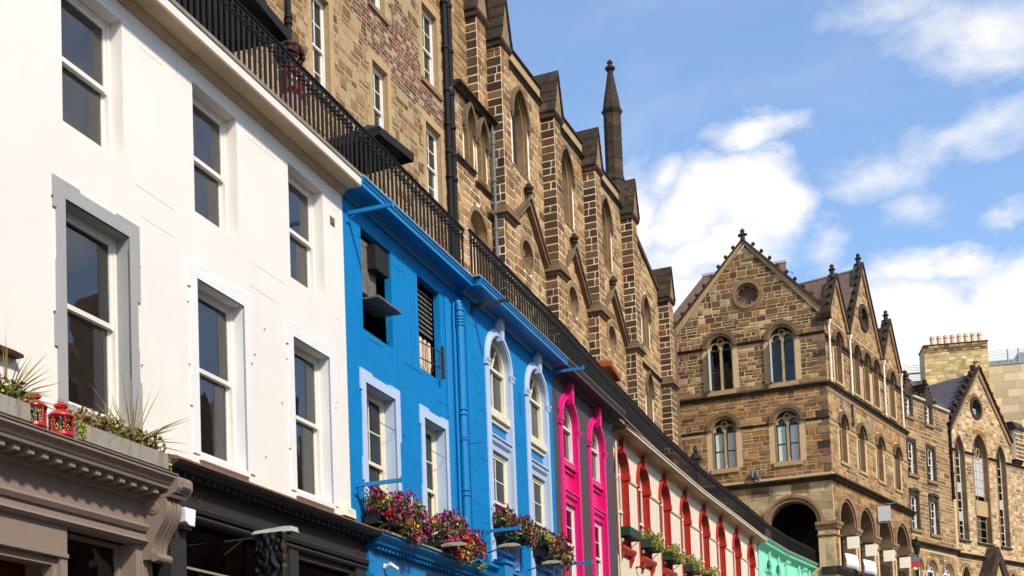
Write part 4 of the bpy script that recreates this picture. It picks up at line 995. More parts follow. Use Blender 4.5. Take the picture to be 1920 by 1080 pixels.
m.band(pts, [(u, z-.085+.05*(i/8)) for i, (u, z) in enumerate(pts)], -.12, .0); m.build('canopy', 'maroon', t, FA)
# alarm boxes, lamp and wrapped sign, scroll bracket, cameras, floodlights
t = thing('alarm_box', 'white tapered alarm box beside the shop console', 'alarm', FA, -4.70, -.1, 3.15)
M().poly([(-4.82, 3.37), (-4.58, 3.37), (-4.61, 3.15), (-4.73, 3.15), (-4.80, 3.19)][::-1], -.17, -.05).build('cover', 'plastic_white', t, FA, bevel=.012)
M().box(-4.80, -4.64, -.14, -.05, 3.10, 3.15).build('base', 'box_black', t, FA)
t = thing('alarm_box', 'small cream alarm box low on the white house next to the blue house', 'alarm', FA, -.2, -.1, 4.05)
M().poly([(-.47, 4.03), (-.07, 4.03), (-.09, 4.17), (-.45, 4.19)], -.13, -.001).build('cover', 'sign_cream', t, FA, bevel=.008)
M().poly([(-.46, 3.99), (-.10, 3.99), (-.08, 4.028), (-.47, 4.028)], -.11, -.001).build('base', 'box_black', t, FA)
m = M()
for k, w in enumerate((.20, .12, .22)): m.box(-.36, -.36+w, -.132, -.1295, 4.135-.022*k, 4.142-.022*k)
m.build('lettering', 'sign_grey', t, FA)
t = thing('wrapped_sign', 'hanging sign wrapped in black plastic under a pale strip lamp', 'sign', FA, -3.6, -.9, 2.2)
random.seed(21); m = M(); NU, NZ = 26, 48; g = {}
from mathutils import noise as mnoise
for face in (0, 1):
    for i in range(NU+1):
        for j in range(NZ+1):
            y_ = -1.02+.40*i/NU; z_ = 3.12-1.0*j/NZ; q_ = mnoise.turbulence(Vector((y_*9+face*9, z_*6, 1.3)), 3, True)-.7
            u_ = (-3.98 if face == 0 else -3.84)+.055*q_*(1 if face else -1); g[face, i, j] = len(m.v); m.v.append((u_, y_+.02*q_, z_))
for face in (0, 1):
    for i in range(NU):
        for j in range(NZ): m.f.append((g[face, i, j], g[face, i+1, j], g[face, i+1, j+1], g[face, i, j+1])); m.c.append(None)
for j in range(NZ):
    for i in (0, NU): m.f.append((g[0, i, j], g[1, i, j], g[1, i, j+1], g[0, i, j+1])); m.c.append(None)
for i in range(NU): m.f.append((g[0, i, 0], g[1, i, 0], g[1, i+1, 0], g[0, i+1, 0])); m.c.append(None)
m.build('plastic_wrap', 'bin_liner', t, FA, smooth=True)
M().prism([(-1.06, 3.165), (-1.06, 3.215), (-.95, 3.225), (-.50, 3.20), (-.48, 3.175)], -3.77, -3.61).prism([(-1.07, 3.15), (-1.07, 3.165), (-.47, 3.175), (-.47, 3.16)], -3.78, -3.60).build('strip_lamp', 'lamp_housing', t, FA)
M().tube((-3.69, -1.0, 3.135), (-3.69, 0, 3.12), .015).tube((-3.69, -.3, 3.13), (-3.69, 0, 2.95), .012).build('bracket', 'dark_metal', t, FA)
t = thing('scroll_bracket', 'small black wrought iron scroll bracket below the shop console', 'bracket', FA, -5.2, -.05, 2.3)
m = M().path([(-5.18, -.02, 2.40), (-5.18, -.60, 2.40)], .012).path([(-5.18, -.02, 2.1), (-5.18, -.30, 2.38)], .010)
for cy, cz, r in ((-.63, 2.43, .04), (-.10, 2.30, .05)): m.path([(-5.18, cy+math.cos(a*.5)*r*(1-a*.05), cz+math.sin(a*.5)*r*(1-a*.05)) for a in range(14)], .008, 5)
m.build('ironwork', 'iron', t, FA)
def camera_thing(label, F, u, y, z, mm):
    t = thing('security_camera', label, 'camera', F, u, y, z)
    M().tube((u, y, z), (u, y-.10, z), .018).box(u-.04, u+.04, y-.02, y, z-.04, z+.04).build('mount', mm, t, F)
    M().tube((u-.06, y-.12, z+.02), (u+.12, y-.18, z-.05), .035, .035, 10).build('housing', mm, t, F)
camera_thing('little beige security camera on the blue shop fascia', FA, .95, -.1, 3.42, 'sign_cream')
camera_thing('dark security camera below the red sills of the cream house', FC1, 2.0, -.02, 5.90, 'dark_metal')
def flood(label, u, y, z):
    t = thing('floodlight', label, 'floodlight', FA, u, y, z, 'floodlights over the blue shop')
    M().tube((u, y+.55, z-.1), (u, y+.1, z), .014).build('arm', 'dark_metal', t, FA)
    M().poly([(u-.36, z-.06), (u-.05, z-.01), (u+.34, z+.06), (u+.34, z+.09), (u+.0, z+.07), (u-.36, z-.02)][::-1], y-.12, y+.10).build('housing', 'kerb_stone', t, FA)
flood('flat grey floodlight in front of the second flower box', 2.75, -.62, 3.98); flood('flat grey floodlight between the blue pipe and the arched bays', 5.35, -.72, 4.35); flood('flat grey floodlight below the lime green flower box', 8.0, -.72, 4.38)
random.seed(31)
# ------------------------------------------------------------------ stone palettes (sandstone colours)
P_ASH = [(5, (.46, .335, .19)), (4, (.40, .28, .15)), (3, (.52, .39, .23)), (2, (.33, .22, .115)), (1.2, (.44, .235, .085)), (1, (.24, .155, .085))]
P_BUT_SHADE = [(4, (.185, .115, .062)), (3, (.13, .08, .045)), (2, (.25, .165, .09)), (1, (.38, .26, .14)), (.7, (.36, .17, .055))]  # buttress side faces: shade as well as grime put into the stone colour
P_RUB = [(4, (.42, .31, .185)), (3, (.34, .235, .13)), (2, (.27, .165, .085)), (2, (.47, .36, .22)), (1, (.36, .22, .09))]
P_DRK = [(4, (.23, .15, .085)), (3, (.30, .20, .11)), (3, (.17, .105, .06)), (2, (.38, .26, .14)), (1, (.40, .22, .08))]
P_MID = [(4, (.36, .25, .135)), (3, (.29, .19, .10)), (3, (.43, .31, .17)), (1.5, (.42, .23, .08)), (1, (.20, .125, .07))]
P_RED = [(3, (.17, .055, .04)), (3, (.12, .07, .06)), (1.5, (.24, .09, .06)), (1.5, (.09, .07, .065)), (1, (.3, .2, .12))]
def _warm(P, k=1.0): return [(w, (c[0]*1.0*k, c[1]*.855*k, c[2]*.67*k)) for w, c in P]
P_ASH, P_BUT_SHADE, P_RUB, P_DRK, P_MID = _warm(P_ASH, .80), _warm(P_BUT_SHADE, .48), _warm(P_RUB, .72), _warm([(w, (c[0]*1.05, c[1]*.97, c[2]*.88)) for w, c in P_DRK], .66), _warm([(w, (c[0]*1.05, c[1]*.97, c[2]*.88)) for w, c in P_MID], .74)
def stone_wall(root, F, st, lo, hi, z0, z1, ops, y, pal, wallmat='mortar_pale', depth=.25, name='wall', us=(), zt=None, zb=None, mg=.0, layargs=None, body=True):
    m = M()
    if body: wall_mesh(m, lo(z0) if callable(lo) else lo, hi(z0) if callable(hi) else hi, z0 if zb is None else zb, z1 if zt is None else zt, ops, y, extra_us=us); m.build(name, wallmat, root, F)
    lay(st, F, lo, hi, z0, z1, [(o, getattr(o, 'm', mg), getattr(o, 'mb', 0.0)) for o in ops], y, pal, **(layargs or {}))
def opm(o, m, mb=0.0): o.m = m; o.mb = mb; return o
def hood(root, F, op, m0, m1, y, pr, material, zb=None, name='hood_mould', cap=True):
    zb = op.zs if zb is None else zb
    mm = M().band(op.outline(m0, zb), op.outline(m1, zb), y-pr, y+.01)
    if cap:
        for s_ in (-1, 1):
            uu = op.c+s_*(op.hw+(m0+m1)/2); mm.lathe([(.03, zb-.20), (.055, zb-.14), (.05, zb-.10), (.085, zb-.04), (.085, zb)], uu, y-pr*.6, 8)
    return mm.build(name, material, root, F)
def string(root, F, u0, u1, y, z, h, pr, material, name='string_course'):
    return M().prism([(y+.02, z-h), (y-pr*.35, z-h), (y-pr*.6, z-h*.6), (y-pr, z-h*.45), (y-pr, z-h*.2), (y+.02, z)], u0, u1).build(name, material, root, F)
def downpipe(root, F, u, y, z0, z1, r, material, collars=(), name='downpipe', hopper=False):
    m = M().tube((u, y, z0), (u, y, z1), r, r, 10)
    for z in collars: m.tube((u, y, z), (u, y, z+r*1.2), r*1.4, r*1.4, 10)
    if hopper: m.add([(u-r*2.4, y-r*2, z1+.25), (u+r*2.4, y-r*2, z1+.25), (u+r*2.4, y+r*2, z1+.25), (u-r*2.4, y+r*2, z1+.25), (u-r, y-r, z1), (u+r, y-r, z1), (u+r, y+r, z1), (u-r, y+r, z1)], [(0, 1, 2, 3), (0, 4, 5, 1), (1, 5, 6, 2), (2, 6, 7, 3), (3, 7, 4, 0)])
    return m.build(name, material, root, F)
# ------------------------------------------------------------------ rubble tenement above the terrace
ten = thing('rubble_tenement', 'tall rubble stone tenement with white sashes and a red brick patch', 'house', FU, 12, 0, TERR)
TO = [Rect(6.6, 7.6, 17.7, 20.0), Rect(10.15, 11.05, 17.6, 20.35), Rect(13.42, 14.32, 17.65, 20.05), Rect(16.80, 17.86, 17.4, 19.85), Rect(13.45, 14.30, 21.7, 24.0), Rect(16.78, 17.84, 21.15, 23.62), Rect(10.1, 11.05, 21.9, 24.4), Rect(6.6, 7.6, 21.9, 24.2),
      Rect(10.15, 11.05, 13.2, 15.4), Rect(13.42, 14.32, 13.2, 15.4), Rect(6.6, 7.6, 13.2, 15.4), Rect(16.80, 17.86, 13.2, 15.4)]
m = M(); wall_mesh(m, 1, 18.75, TERR, 28, TO, 0)
for o in TO: reveal_mesh(m, o, 0, .24)
m.build('wall', 'harling', ten, FU)
M().box(1, 18.75, 1.2, 9, TERR, 28).build('dark_backing', 'room_shade', ten, FU)  # near-black backing, stands in for the dark rooms behind the panes
st = Stones()
class Quad:
    def __init__(s, a, b, z0, z1): s.a, s.b, s.z0, s.z1 = a, b, z0, z1
    def span(s, z, m=0, mb=0): return (s.a(z), s.b(z)) if s.z0 < z < s.z1 else None
ops = [(o, .23, .18) for o in TO]
pb = Quad(lambda z: 11.3+max(0, (21.7-z))*1.35, lambda z: min(18.2, 14.6+max(0, (23.2-z))*1.45), 19.95, 23.6)
lay(st, FU, 3.0, 18.3, 15.6, 25.5, ops+[(pb, 0, 0)], 0, P_RUB, h=.27, hj=.35, lw=(.22, .62), joint=.05, proud=.010, pj=.009, merge=.18, skip=.22)
st.finish(ten, 'stone_rubble', 260)
sb = Stones(); others = [(o, .24, .2) for o in TO]
z = 20.0
zz = 20.0
while zz < 23.5:
    a, b = pb.span(zz+.05)
    if b-a > .3: lay(sb, FU, a, b, zz, zz+.13, others, 0, P_RED, h=.13, hj=0, lw=(.2, .32), joint=.03, proud=.012, pj=.008, skip=.16)
    zz += .13
sb.finish(ten, 'stone_rubble', 300, 'brick', 'brickwork')
for o in TO:
    m = M(); pr = .02
    m.box(o.u0-.20, o.u0, -pr, .01, o.z0-.02, o.z1).box(o.u1, o.u1+.22, -pr, .01, o.z0-.02, o.z1).box(o.u0-.22, o.u1+.24, -pr-.003, .01, o.z1, o.z1+.26)
    k = o.z0
    while k < o.z1-.3:
        m.box(o.u1+.22, o.u1+.22+.18, -pr+.002, .01, k, k+.28); m.box(o.u0-.36, o.u0-.20, -pr+.002, .01, k+.3, k+.58); k += .62
    m.build('window_margin', 'dressed_light', ten, FU)
    M().box(o.u0-.18, o.u1+.18, -.07, .24, o.z0-.14, o.z0).build('window_sill', 'dressed', ten, FU)
    sash(ten, FU, o.u0, o.u1, o.z0, o.z1, .15, 'sash_white', cols=2, rows=(2, 2), fw=.06, gm='glass', bar=.03)
    M().box(o.u0, o.u1, .5, .52, o.z0, o.z1).build('blind', 'curtain', ten, FU)
for u, yy, z0 in ((8.86, -.12, 15), (18.20, -.13, TERR), (18.50, -.15, TERR)):
    downpipe(ten, FU, u, yy, z0, 28, .085 if u > 10 else .07, 'iron', [15.2, 17.0, 18.6, 19.4, 20.3, 21.4, 22.8, 24.3] if u > 10 else [18.55, 18.7, 20.3])
M().tube((18.2, -.13, 21.3), (18.5, -.15, 21.7), .06).build('pipe_branch', 'lead_pipe', ten, FU)
# ------------------------------------------------------------------ gothic church hall
church = thing('gothic_church', 'gothic sandstone church with pale pointed joints, buttresses and lancet windows', 'church', FU, 31, 0, TERR)
ch = Stones(); cb = Stones()
def lancet_op(c, hw, z0, zs, h): return Arch(c-hw, c+hw, z0, zs, h, n=10)
LAN = [lancet_op(24.8, .72, 21.7, 23.55, 1.12), lancet_op(29.72, .72, 21.7, 23.55, 1.12), lancet_op(34.75, .72, 21.7, 23.55, 1.12)]
OCU = [Circ(25.05, 18.62, .52), Circ(30.0, 18.58, .52), Circ(35.05, 18.55, .52)]
L4 = [lancet_op(40.55, .55, 19.9, 21.3, .9), lancet_op(40.65, .50, 16.2, 17.6, .9)]
PL = [lancet_op(19.95, .36, 19.75, 20.95, .82), lancet_op(21.0, .36, 19.75, 20.95, .82)]
DR = [Arch(19.85, 21.25, 14.0, 17.75, n=12)]
for o in LAN+L4: opm(o, .16, .1)
for o in OCU: opm(o, .15)
for o in PL: opm(o, .10)
for o in DR: opm(o, .16)
AL = dict(h=.285, hj=.22, lw=(.30, .72), joint=.027, proud=.014, pj=.006)
# upper wall, lower wall (a little proud), porch bay, low end bay
stone_wall(church, FU, ch, 22.0, 37.5, 18.6, 25.2, LAN+OCU, 0, P_ASH, us=[], layargs=AL)
stone_wall(church, FU, ch, 22.2, 37.6, TERR, 18.6, OCU, -.02, P_ASH, layargs=AL, name='plinth_wall')
stone_wall(church, FU, ch, 18.76, 21.95, TERR, 22.0, PL+DR, -.05, P_ASH, layargs=AL)
stone_wall(church, FU, ch, 37.5, 43.8, TERR, 23.4, L4, 0, P_ASH, layargs=AL)
M().add([(37.5, 0, 23.4), (43.8, 0, 23.4), (43.8, 0, 23.45), (37.5, 0, 25.4)], [(0, 1, 2, 3)]).build('end_gable_wall', 'mortar_pale', church, FU)
lay(ch, FU, 37.8, lambda z: 37.5+6.3*max(.05, (25.4-z)/1.95), 23.4, 25.2, [], 0, P_ASH, **AL)
M().box(18.9, 43.7, 1.0, 12, TERR, 23.0).box(22, 37.5, 1.0, 12, 23.0, 25.5).build('dark_backing', 'room_shade', church, FU)
M().box(18.76, 22.0, .0, 8, 22.0, 28).build('tower_wall', 'dressed', church, FU)
lay(ch, FU, 18.8, 21.9, 22.05, 28, [], 0, P_ASH, **AL)
# parapet: string, plain band of ashlar, coping
for a, b in ((22.55, 27.05), (27.75, 31.9), (32.6, 37.15)):
    string(church, FU, a, b, 0, 25.35, .20, .16, 'dressed_dark', 'eaves_string')
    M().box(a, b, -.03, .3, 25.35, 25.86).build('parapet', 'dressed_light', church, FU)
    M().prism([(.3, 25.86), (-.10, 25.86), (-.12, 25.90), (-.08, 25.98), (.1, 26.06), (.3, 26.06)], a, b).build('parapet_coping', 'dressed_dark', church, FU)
M().add([(37.8, -.10, 25.15), (43.0, -.10, 23.30), (43.0, -.12, 23.52), (37.8, -.12, 25.42), (37.8, .3, 25.15), (43.0, .3, 23.30), (43.0, .3, 23.52), (37.8, .3, 25.42)], [(0, 1, 2, 3), (4, 7, 6, 5), (3, 2, 6, 7), (0, 4, 5, 1), (0, 3, 7, 4), (1, 5, 6, 2)]).build('sloping_coping', 'dressed_dark', church, FU)
# buttresses
def side_frame(F, u, y):
    """frame of a face that looks back at the camera: x runs outward-in"""
    p = F.P(u, y, 0); return Frame(p.x, p.y, F.az+90)
def buttress(u0, zlow, zset, ztop, cap_h, lower=True, w=.70, out=.55, lout=.50, lw_=.95):
    u1 = u0+w
    M().box(u0, u1, -out, .1, zset, ztop).build('buttress', 'mortar_pale', church, FU)
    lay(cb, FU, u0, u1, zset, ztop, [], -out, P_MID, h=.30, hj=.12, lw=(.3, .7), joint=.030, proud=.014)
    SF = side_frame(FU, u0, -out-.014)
    lay(cb, side_frame(FU, u0, 0.0), -.0, out+.012, zset, ztop, [], 0, P_BUT_SHADE, h=.30, hj=.12, lw=(.34, 1.1), joint=.034, proud=.016)
    a0, a1 = u0-.12, u0-.12+lw_
    if lower:
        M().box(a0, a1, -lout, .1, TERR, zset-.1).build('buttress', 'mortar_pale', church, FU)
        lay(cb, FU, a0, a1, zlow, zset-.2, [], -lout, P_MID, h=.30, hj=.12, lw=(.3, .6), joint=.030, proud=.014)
        lay(cb, side_frame(FU, a0, 0.0), 0, lout+.012, zlow, zset-.2, [], 0, P_BUT_SHADE[:4], h=.30, hj=.12, lw=(.3, .9), joint=.034, proud=.016)
        m = M()
        for k, (e, z0, z1) in enumerate(((.04, -.30, -.18), (.15, -.18, -.02), (.08, -.02, .10), (.03, .10, .20))):
            m.add([(a0-e, .05, zset+z0), (a1+e, .05, zset+z0), (a1+e, -out-e, zset+z0), (a0-e, -out-e, zset+z0), (a0-e*.7, .05, zset+z1), (a1+e*.7, .05, zset+z1), (a1+e*.7, -out-e*.7, zset+z1), (a0-e*.7, -out-e*.7, zset+z1)],
                  [(0, 1, 2, 3), (4, 7, 6, 5), (3, 2, 6, 7), (0, 3, 7, 4), (1, 5, 6, 2)])
        m.build('buttress_set_off', 'dressed_mid', church, FU)
    # gabled cap: two slopes of thick slabs, a little gable to the street
    m = M(); e = .12; uc = (u0+u1)/2
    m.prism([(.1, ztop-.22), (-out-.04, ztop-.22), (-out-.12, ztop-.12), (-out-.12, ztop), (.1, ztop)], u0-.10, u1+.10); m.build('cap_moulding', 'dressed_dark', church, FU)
    n = 4; hw = w/2+e
    for s_ in (-1, 1):
        for k in range(n):
            t0, t1 = k/n, (k+1)/n
            x0, x1 = uc+s_*hw*(1-t0), uc+s_*hw*(1-t1)*.98; z0_, z1_ = ztop+cap_h*t0, ztop+cap_h*t1
            q = M(); y0, y1 = -out-.14, .35
            q.add([(x0+s_*.03, y0, z0_), (x0+s_*.03, y1, z0_), (x1, y1, z1_), (x1, y0, z1_), (x0+s_*.03, y0, z0_+.06), (x0+s_*.03, y1, z0_+.06), (x1, y1, z1_+.06), (x1, y0, z1_+.06)], [(4, 5, 6, 7), (0, 4, 7, 3), (1, 2, 6, 5), (0, 1, 5, 4), (0, 3, 2, 1), (3, 7, 6, 2)])
            q.build('cap_slab', 'dressed_dark', church, FU)
    M().poly([(uc-hw+.06, ztop), (uc+hw-.06, ztop), (uc, ztop+cap_h-.05)], -out-.07, .2).build('cap_gable', 'dressed', church, FU)
buttress(21.85, 15, 18.95, 24.95, 1.75)
for u in (27.05, 31.9, 37.15): buttress(u, 13.5, 18.78, 24.85, 1.72)
buttress(43.0, 13, 18.72, 22.95, 1.6, w=.75)
buttress(20.15, 20, 22.0, 25.1, 1.9, lower=False, w=.75, out=.40)
string(church, FU, 18.76, 21.9, -.05, 22.1, .22, .32, 'dressed_dark', 'porch_eaves')
string(church, FU, 18.8, 20.3, -.05, 19.70, .18, .14, 'dressed_dark'); string(church, FU, 20.35, 21.6, -.05, 19.45, .18, .14, 'dressed_dark')
string(church, FU, 21.3, 22.0, -.05, 18.75, .2, .16, 'dressed_dark')
string(church, FU, 37.9, 43.0, 0, 18.80, .18, .14, 'dressed_dark')
# gablets over the round windows
for (a, b), o in zip(((22.75, 26.95), (27.95, 31.85), (32.85, 37.05)), OCU):
    pk_ = o.c+.02
    m = M(); t = .17
    for (x0, x1) in ((a, pk_), (b, pk_)):
        m.poly([(x0, 18.62), (x0, 18.62+t*1.5), (x1, 20.72), (x1, 20.72-t*1.5)] if x0 < x1 else [(x0, 18.62), (x1, 20.72-t*1.5), (x1, 20.72), (x0, 18.62+t*1.5)], -.20, .02)
        m.poly([(x0, 18.62+t), (x0, 18.62+t*1.7), (x1, 20.72+t*.5), (x1, 20.72)] if x0 < x1 else [(x0, 18.62+t), (x1, 20.72), (x1, 20.72+t*.5), (x0, 18.62+t*1.7)], -.27, -.19)
    m.build('gablet_mould', 'dressed_mid', church, FU)
    m = M().lathe([(.09, 20.65), (.08, 20.86), (.14, 20.90), (.15, 20.94), (.09, 20.98), (.17, 21.06), (.18, 21.12), (.10, 21.18), (.11, 21.24), (.03, 21.30)], pk_, -.17, 8)
    for k in range(4):
        t_ = k*math.pi/2; m.blob((pk_+.14*math.cos(t_), -.17+.14*math.sin(t_), 21.1), (.06, .06, .07), 6, 4)
    m.build('finial', 'dressed_dark', church, FU)
    M().band(o.outline(.0), o.outline(.16), -.05, .02).build('oculus_ring', 'dressed', church, FU)
    m = M(); reveal_mesh(m, o, -.05, .35); m.build('oculus_reveal', 'dressed', church, FU)
    w = M()
    for k in range(6):
        t_ = k*math.pi/3; w.tube((o.c, .2, o.zc), (o.c+math.cos(t_)*o.r, .2, o.zc+math.sin(t_)*o.r), .03, .03, 6)
        w.band([(o.c+.27*math.cos(t_)+.12*math.cos(a_*.628), o.zc+.27*math.sin(t_)+.12*math.sin(a_*.628)) for a_ in range(11)], [(o.c+.27*math.cos(t_)+.16*math.cos(a_*.628), o.zc+.27*math.sin(t_)+.16*math.sin(a_*.628)) for a_ in range(11)], .17, .23)
    w = w.build('window', 'dressed', church, FU)
    M().poly(o.outline(-.01)[:-1][::-1], .24, .25).build('pane', 'glass_leaded', w, FU)
def lancet(root, F, o, y, hoodm='dressed_mid', revm='dressed', depth=.42, gm='glass_leaded', mull=False, hoodpr=.12, m0=.03, m1=.17):
    m = M(); reveal_mesh(m, o, y-.01, depth); m.band(o.outline(-.09), o.outline(0), y+.12, y+depth); m.build('window_reveal', revm, root, F)
    hood(root, F, o, m0, m1, y, hoodpr, hoodm)
    w = M()
    w.band(o.outline(-.14), o.outline(-.07), y+depth-.06, y+depth+.04)
    if mull: w.box(o.c-.05, o.c+.05, y+depth-.1, y+depth+.03, o.z0, o.zs+o.h*.3)
    else:
        z = o.z0+.35
        while z < o.zs+o.h*.5: w.box(o.u0+.07, o.u1-.07, y+depth-.015, y+depth+.015, z, z+.018); z += .36
    w = w.build('window', 'lead_pipe' if not mull else 'dressed', root, F)
    arch_pane(w, F, o, y+depth, gm, -.06)
    M().prism([(y+depth, o.z0+.12), (y-.04, o.z0-.06), (y-.04, o.z0-.12), (y+depth, o.z0-.12)], o.u0, o.u1).build('window_sill', revm, root, F)
for o in LAN: lancet(church, FU, o, 0)
for o in L4: lancet(church, FU, o, 0, m1=.14)
for o in PL: lancet(church, FU, o, -.05, depth=.35, m0=.0, m1=.13, hoodpr=.16)
m = M()
for o in DR:
    reveal_mesh(m, o, -.05, .5); m.band(o.outline(0), o.outline(.15), -.07, .0); m.build('door_arch', 'dressed', church, FU)
    M().poly(o.outline(-.01)[::-1], .35, .40).build('door', 'shutter_wood', church, FU)
downpipe(church, FU, 21.66, -.22, TERR, 21.55, .06, 'grey_pipe', [18.2, 19.9, 21.2, 16.5])
M().lathe([(.075, 21.55), (.03, 21.8), (.0, 21.95)], 21.66, -.22, 8).build('pipe_cap', 'grey_pipe', church, FU)
# octagonal chimney turret with a spirelet
T0 = (37.3, .22); m = M()
m.lathe([(.50, 25.2), (.50, 26.3), (.44, 26.5), (.48, 26.55), (.41, 26.85)], *T0, 8, R(22)).build('turret_base', 'dressed_dark', church, FU)
tz = 26.86
for k in range(4):
    M().lathe([(.405, tz+.01), (.40, tz+.70)], *T0, 8, R(22)).build('turret_course', 'dressed_dark' if k % 2 else 'dressed_dark', church, FU); tz += .71
M().lathe([(.40, tz), (.46, tz+.10), (.50, tz+.18), (.43, tz+.24)], *T0, 8, R(22)).build('turret_collar', 'dressed_dark', church, FU)
M().lathe([(.42, tz+.26), (.32, tz+.95), (.31, tz+.97), (.30, tz+1.0), (.12, tz+2.1)], *T0, 8, R(22)).build('spirelet', 'dressed_dark', church, FU)
M().lathe([(.11, tz+2.08), (.22, tz+2.18), (.24, tz+2.26), (.12, tz+2.32), (.09, tz+2.42), (.15, tz+2.50), (.10, tz+2.58), (.03, tz+2.66)], *T0, 10).build('spire_finial', 'dressed_dark', church, FU)
# church roof and end wall
M().add([(22, .3, 25.9), (37.8, .3, 25.9), (37.8, 8, 31), (22, 8, 31), (37.8, .3, 20), (37.8, 12, 20), (37.8, 12, 25)], [(0, 1, 2, 3), (1, 4, 5, 6, 2)]).build('roof', 'roof_slate', church, FU)
M().add([(43.8, 0, TERR), (43.8, 12, TERR), (43.8, 12, 23.4), (43.8, 0, 23.4), (37.6, 0, 25.3), (37.6, 12, 25.3)], [(0, 1, 2, 3), (3, 2, 5, 4)]).build('end_wall', 'mortar_warm', church, FU)
M().box(41.3, 42.3, 1.6, 2.6, 22, 26.6).box(41.25, 42.35, 1.55, 2.65, 26.6, 26.75).lathe([(.16, 26.75), (.14, 27.5)], 41.8, 2.1, 8).build('chimney', 'dressed_light', church, FU)
M().box(43.75, 47.6, .3, 7, TERR, 22.6).build('link_wall', 'dressed_mid', church, FU)
ch.finish(church, 'stone', 300, 'stone', 'wall_stonework')
cb.finish(church, 'stone', 300, 'buttress_stone', 'buttress_stonework')
random.seed(57)
# ------------------------------------------------------------------ corner building (gable end + street side with arcade)
corner = thing('corner_building', 'sandstone corner building with a crocketed gable, rose window and arcade below', 'building', FG, -3.9, 0, GROUND)
cs = Stones()
GU0 = -7.85
def gl(z): return GU0 if z < 23.1 else GU0+(z-23.1)*.985
def gh(z): return 0.0 if z < 23.1 else -(z-23.1)*.985
ROSE = opm(Circ(-3.85, 24.45, .62), .27)
def two_light(c, hw, z0, zs): return opm(Arch(c-hw, c+hw, z0, zs, n=12), .34, .14)
GW = [two_light(-5.42, .60, 19.50, 21.85), two_light(-2.18, .60, 19.50, 21.85), two_light(-5.42, .58, 15.35, 17.40), two_light(-2.13, .58, 15.35, 17.40)]
GA = [opm(Arch(-3.30, -.84, TERR, 11.98, n=16), .34)]
cm = M(); wall_mesh(cm, GU0, 0, GROUND, lambda u: min(23.1+(u-GU0)/.985, 23.1-u/.985, 27.1), [ROSE]+GW+GA, 0, extra_us=[-3.925]); cm.build('gable_wall', 'mortar_warm', corner, FG)
RUB = dict(h=.25, hj=.45, lw=(.22, .70), joint=.042, proud=.018, pj=.010, merge=.2)
gops = lambda L: [(o, o.m, o.mb) for o in L]
lay(cs, FG, gl, gh, 19.35, 26.75, gops([ROSE]+GW[:2]), 0, P_DRK+[(3, (.45, .32, .17))], **RUB)
lay(cs, FG, GU0, 0, 14.55, 19.05, gops(GW[2:]), 0, P_MID, h=.25, hj=.4, lw=(.25, .75), joint=.022, proud=.012, pj=.008, merge=.2)
lay(cs, FG, GU0, 0, TERR, 14.2, gops(GA), 0, [(3, (.46, .34, .19)), (2, (.38, .27, .15)), (1, (.44, .26, .10))], h=.50, hj=.1, lw=(.6, 1.2), joint=.012, proud=.012)
# quoins of big dressed blocks up the corner
for z0, z1 in ((14.6, 19.0), (19.4, 22.9)):
    z = z0; k = 0
    while z < z1-.2:
        w = .62 if k % 2 else .36
        M().box(-w, .022, -.026, .02, z+.008, min(z+.40, z1)-.008).build('quoin', ('dressed_mid', 'dressed', 'dressed_mid', 'dressed_dark')[k % 4], corner, FG)
        z += .40; k += 1
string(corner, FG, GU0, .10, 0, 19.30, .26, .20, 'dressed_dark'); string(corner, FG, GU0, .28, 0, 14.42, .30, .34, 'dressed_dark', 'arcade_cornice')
for a, b in ((GU0, -6.35), (-4.48, -3.12), (-1.25, .06)):
    string(corner, FG, a, b, 0, 21.95, .16, .12, 'dressed_dark'); M().box(a, b, -.02, .02, 21.62, 21.80).build('band_course', 'dressed', corner, FG)
for a, b in ((GU0, -6.33), (-4.50, -3.06), (-1.2, .06)):
    string(corner, FG, a, b, 0, 17.45, .14, .10, 'dressed_dark'); M().box(a, b, -.02, .02, 17.12, 17.32).build('band_course', 'dressed_light', corner, FG)
M().box(GU0, .02, -.03, .02, 19.34, 19.55).build('band_course', 'dressed', corner, FG)
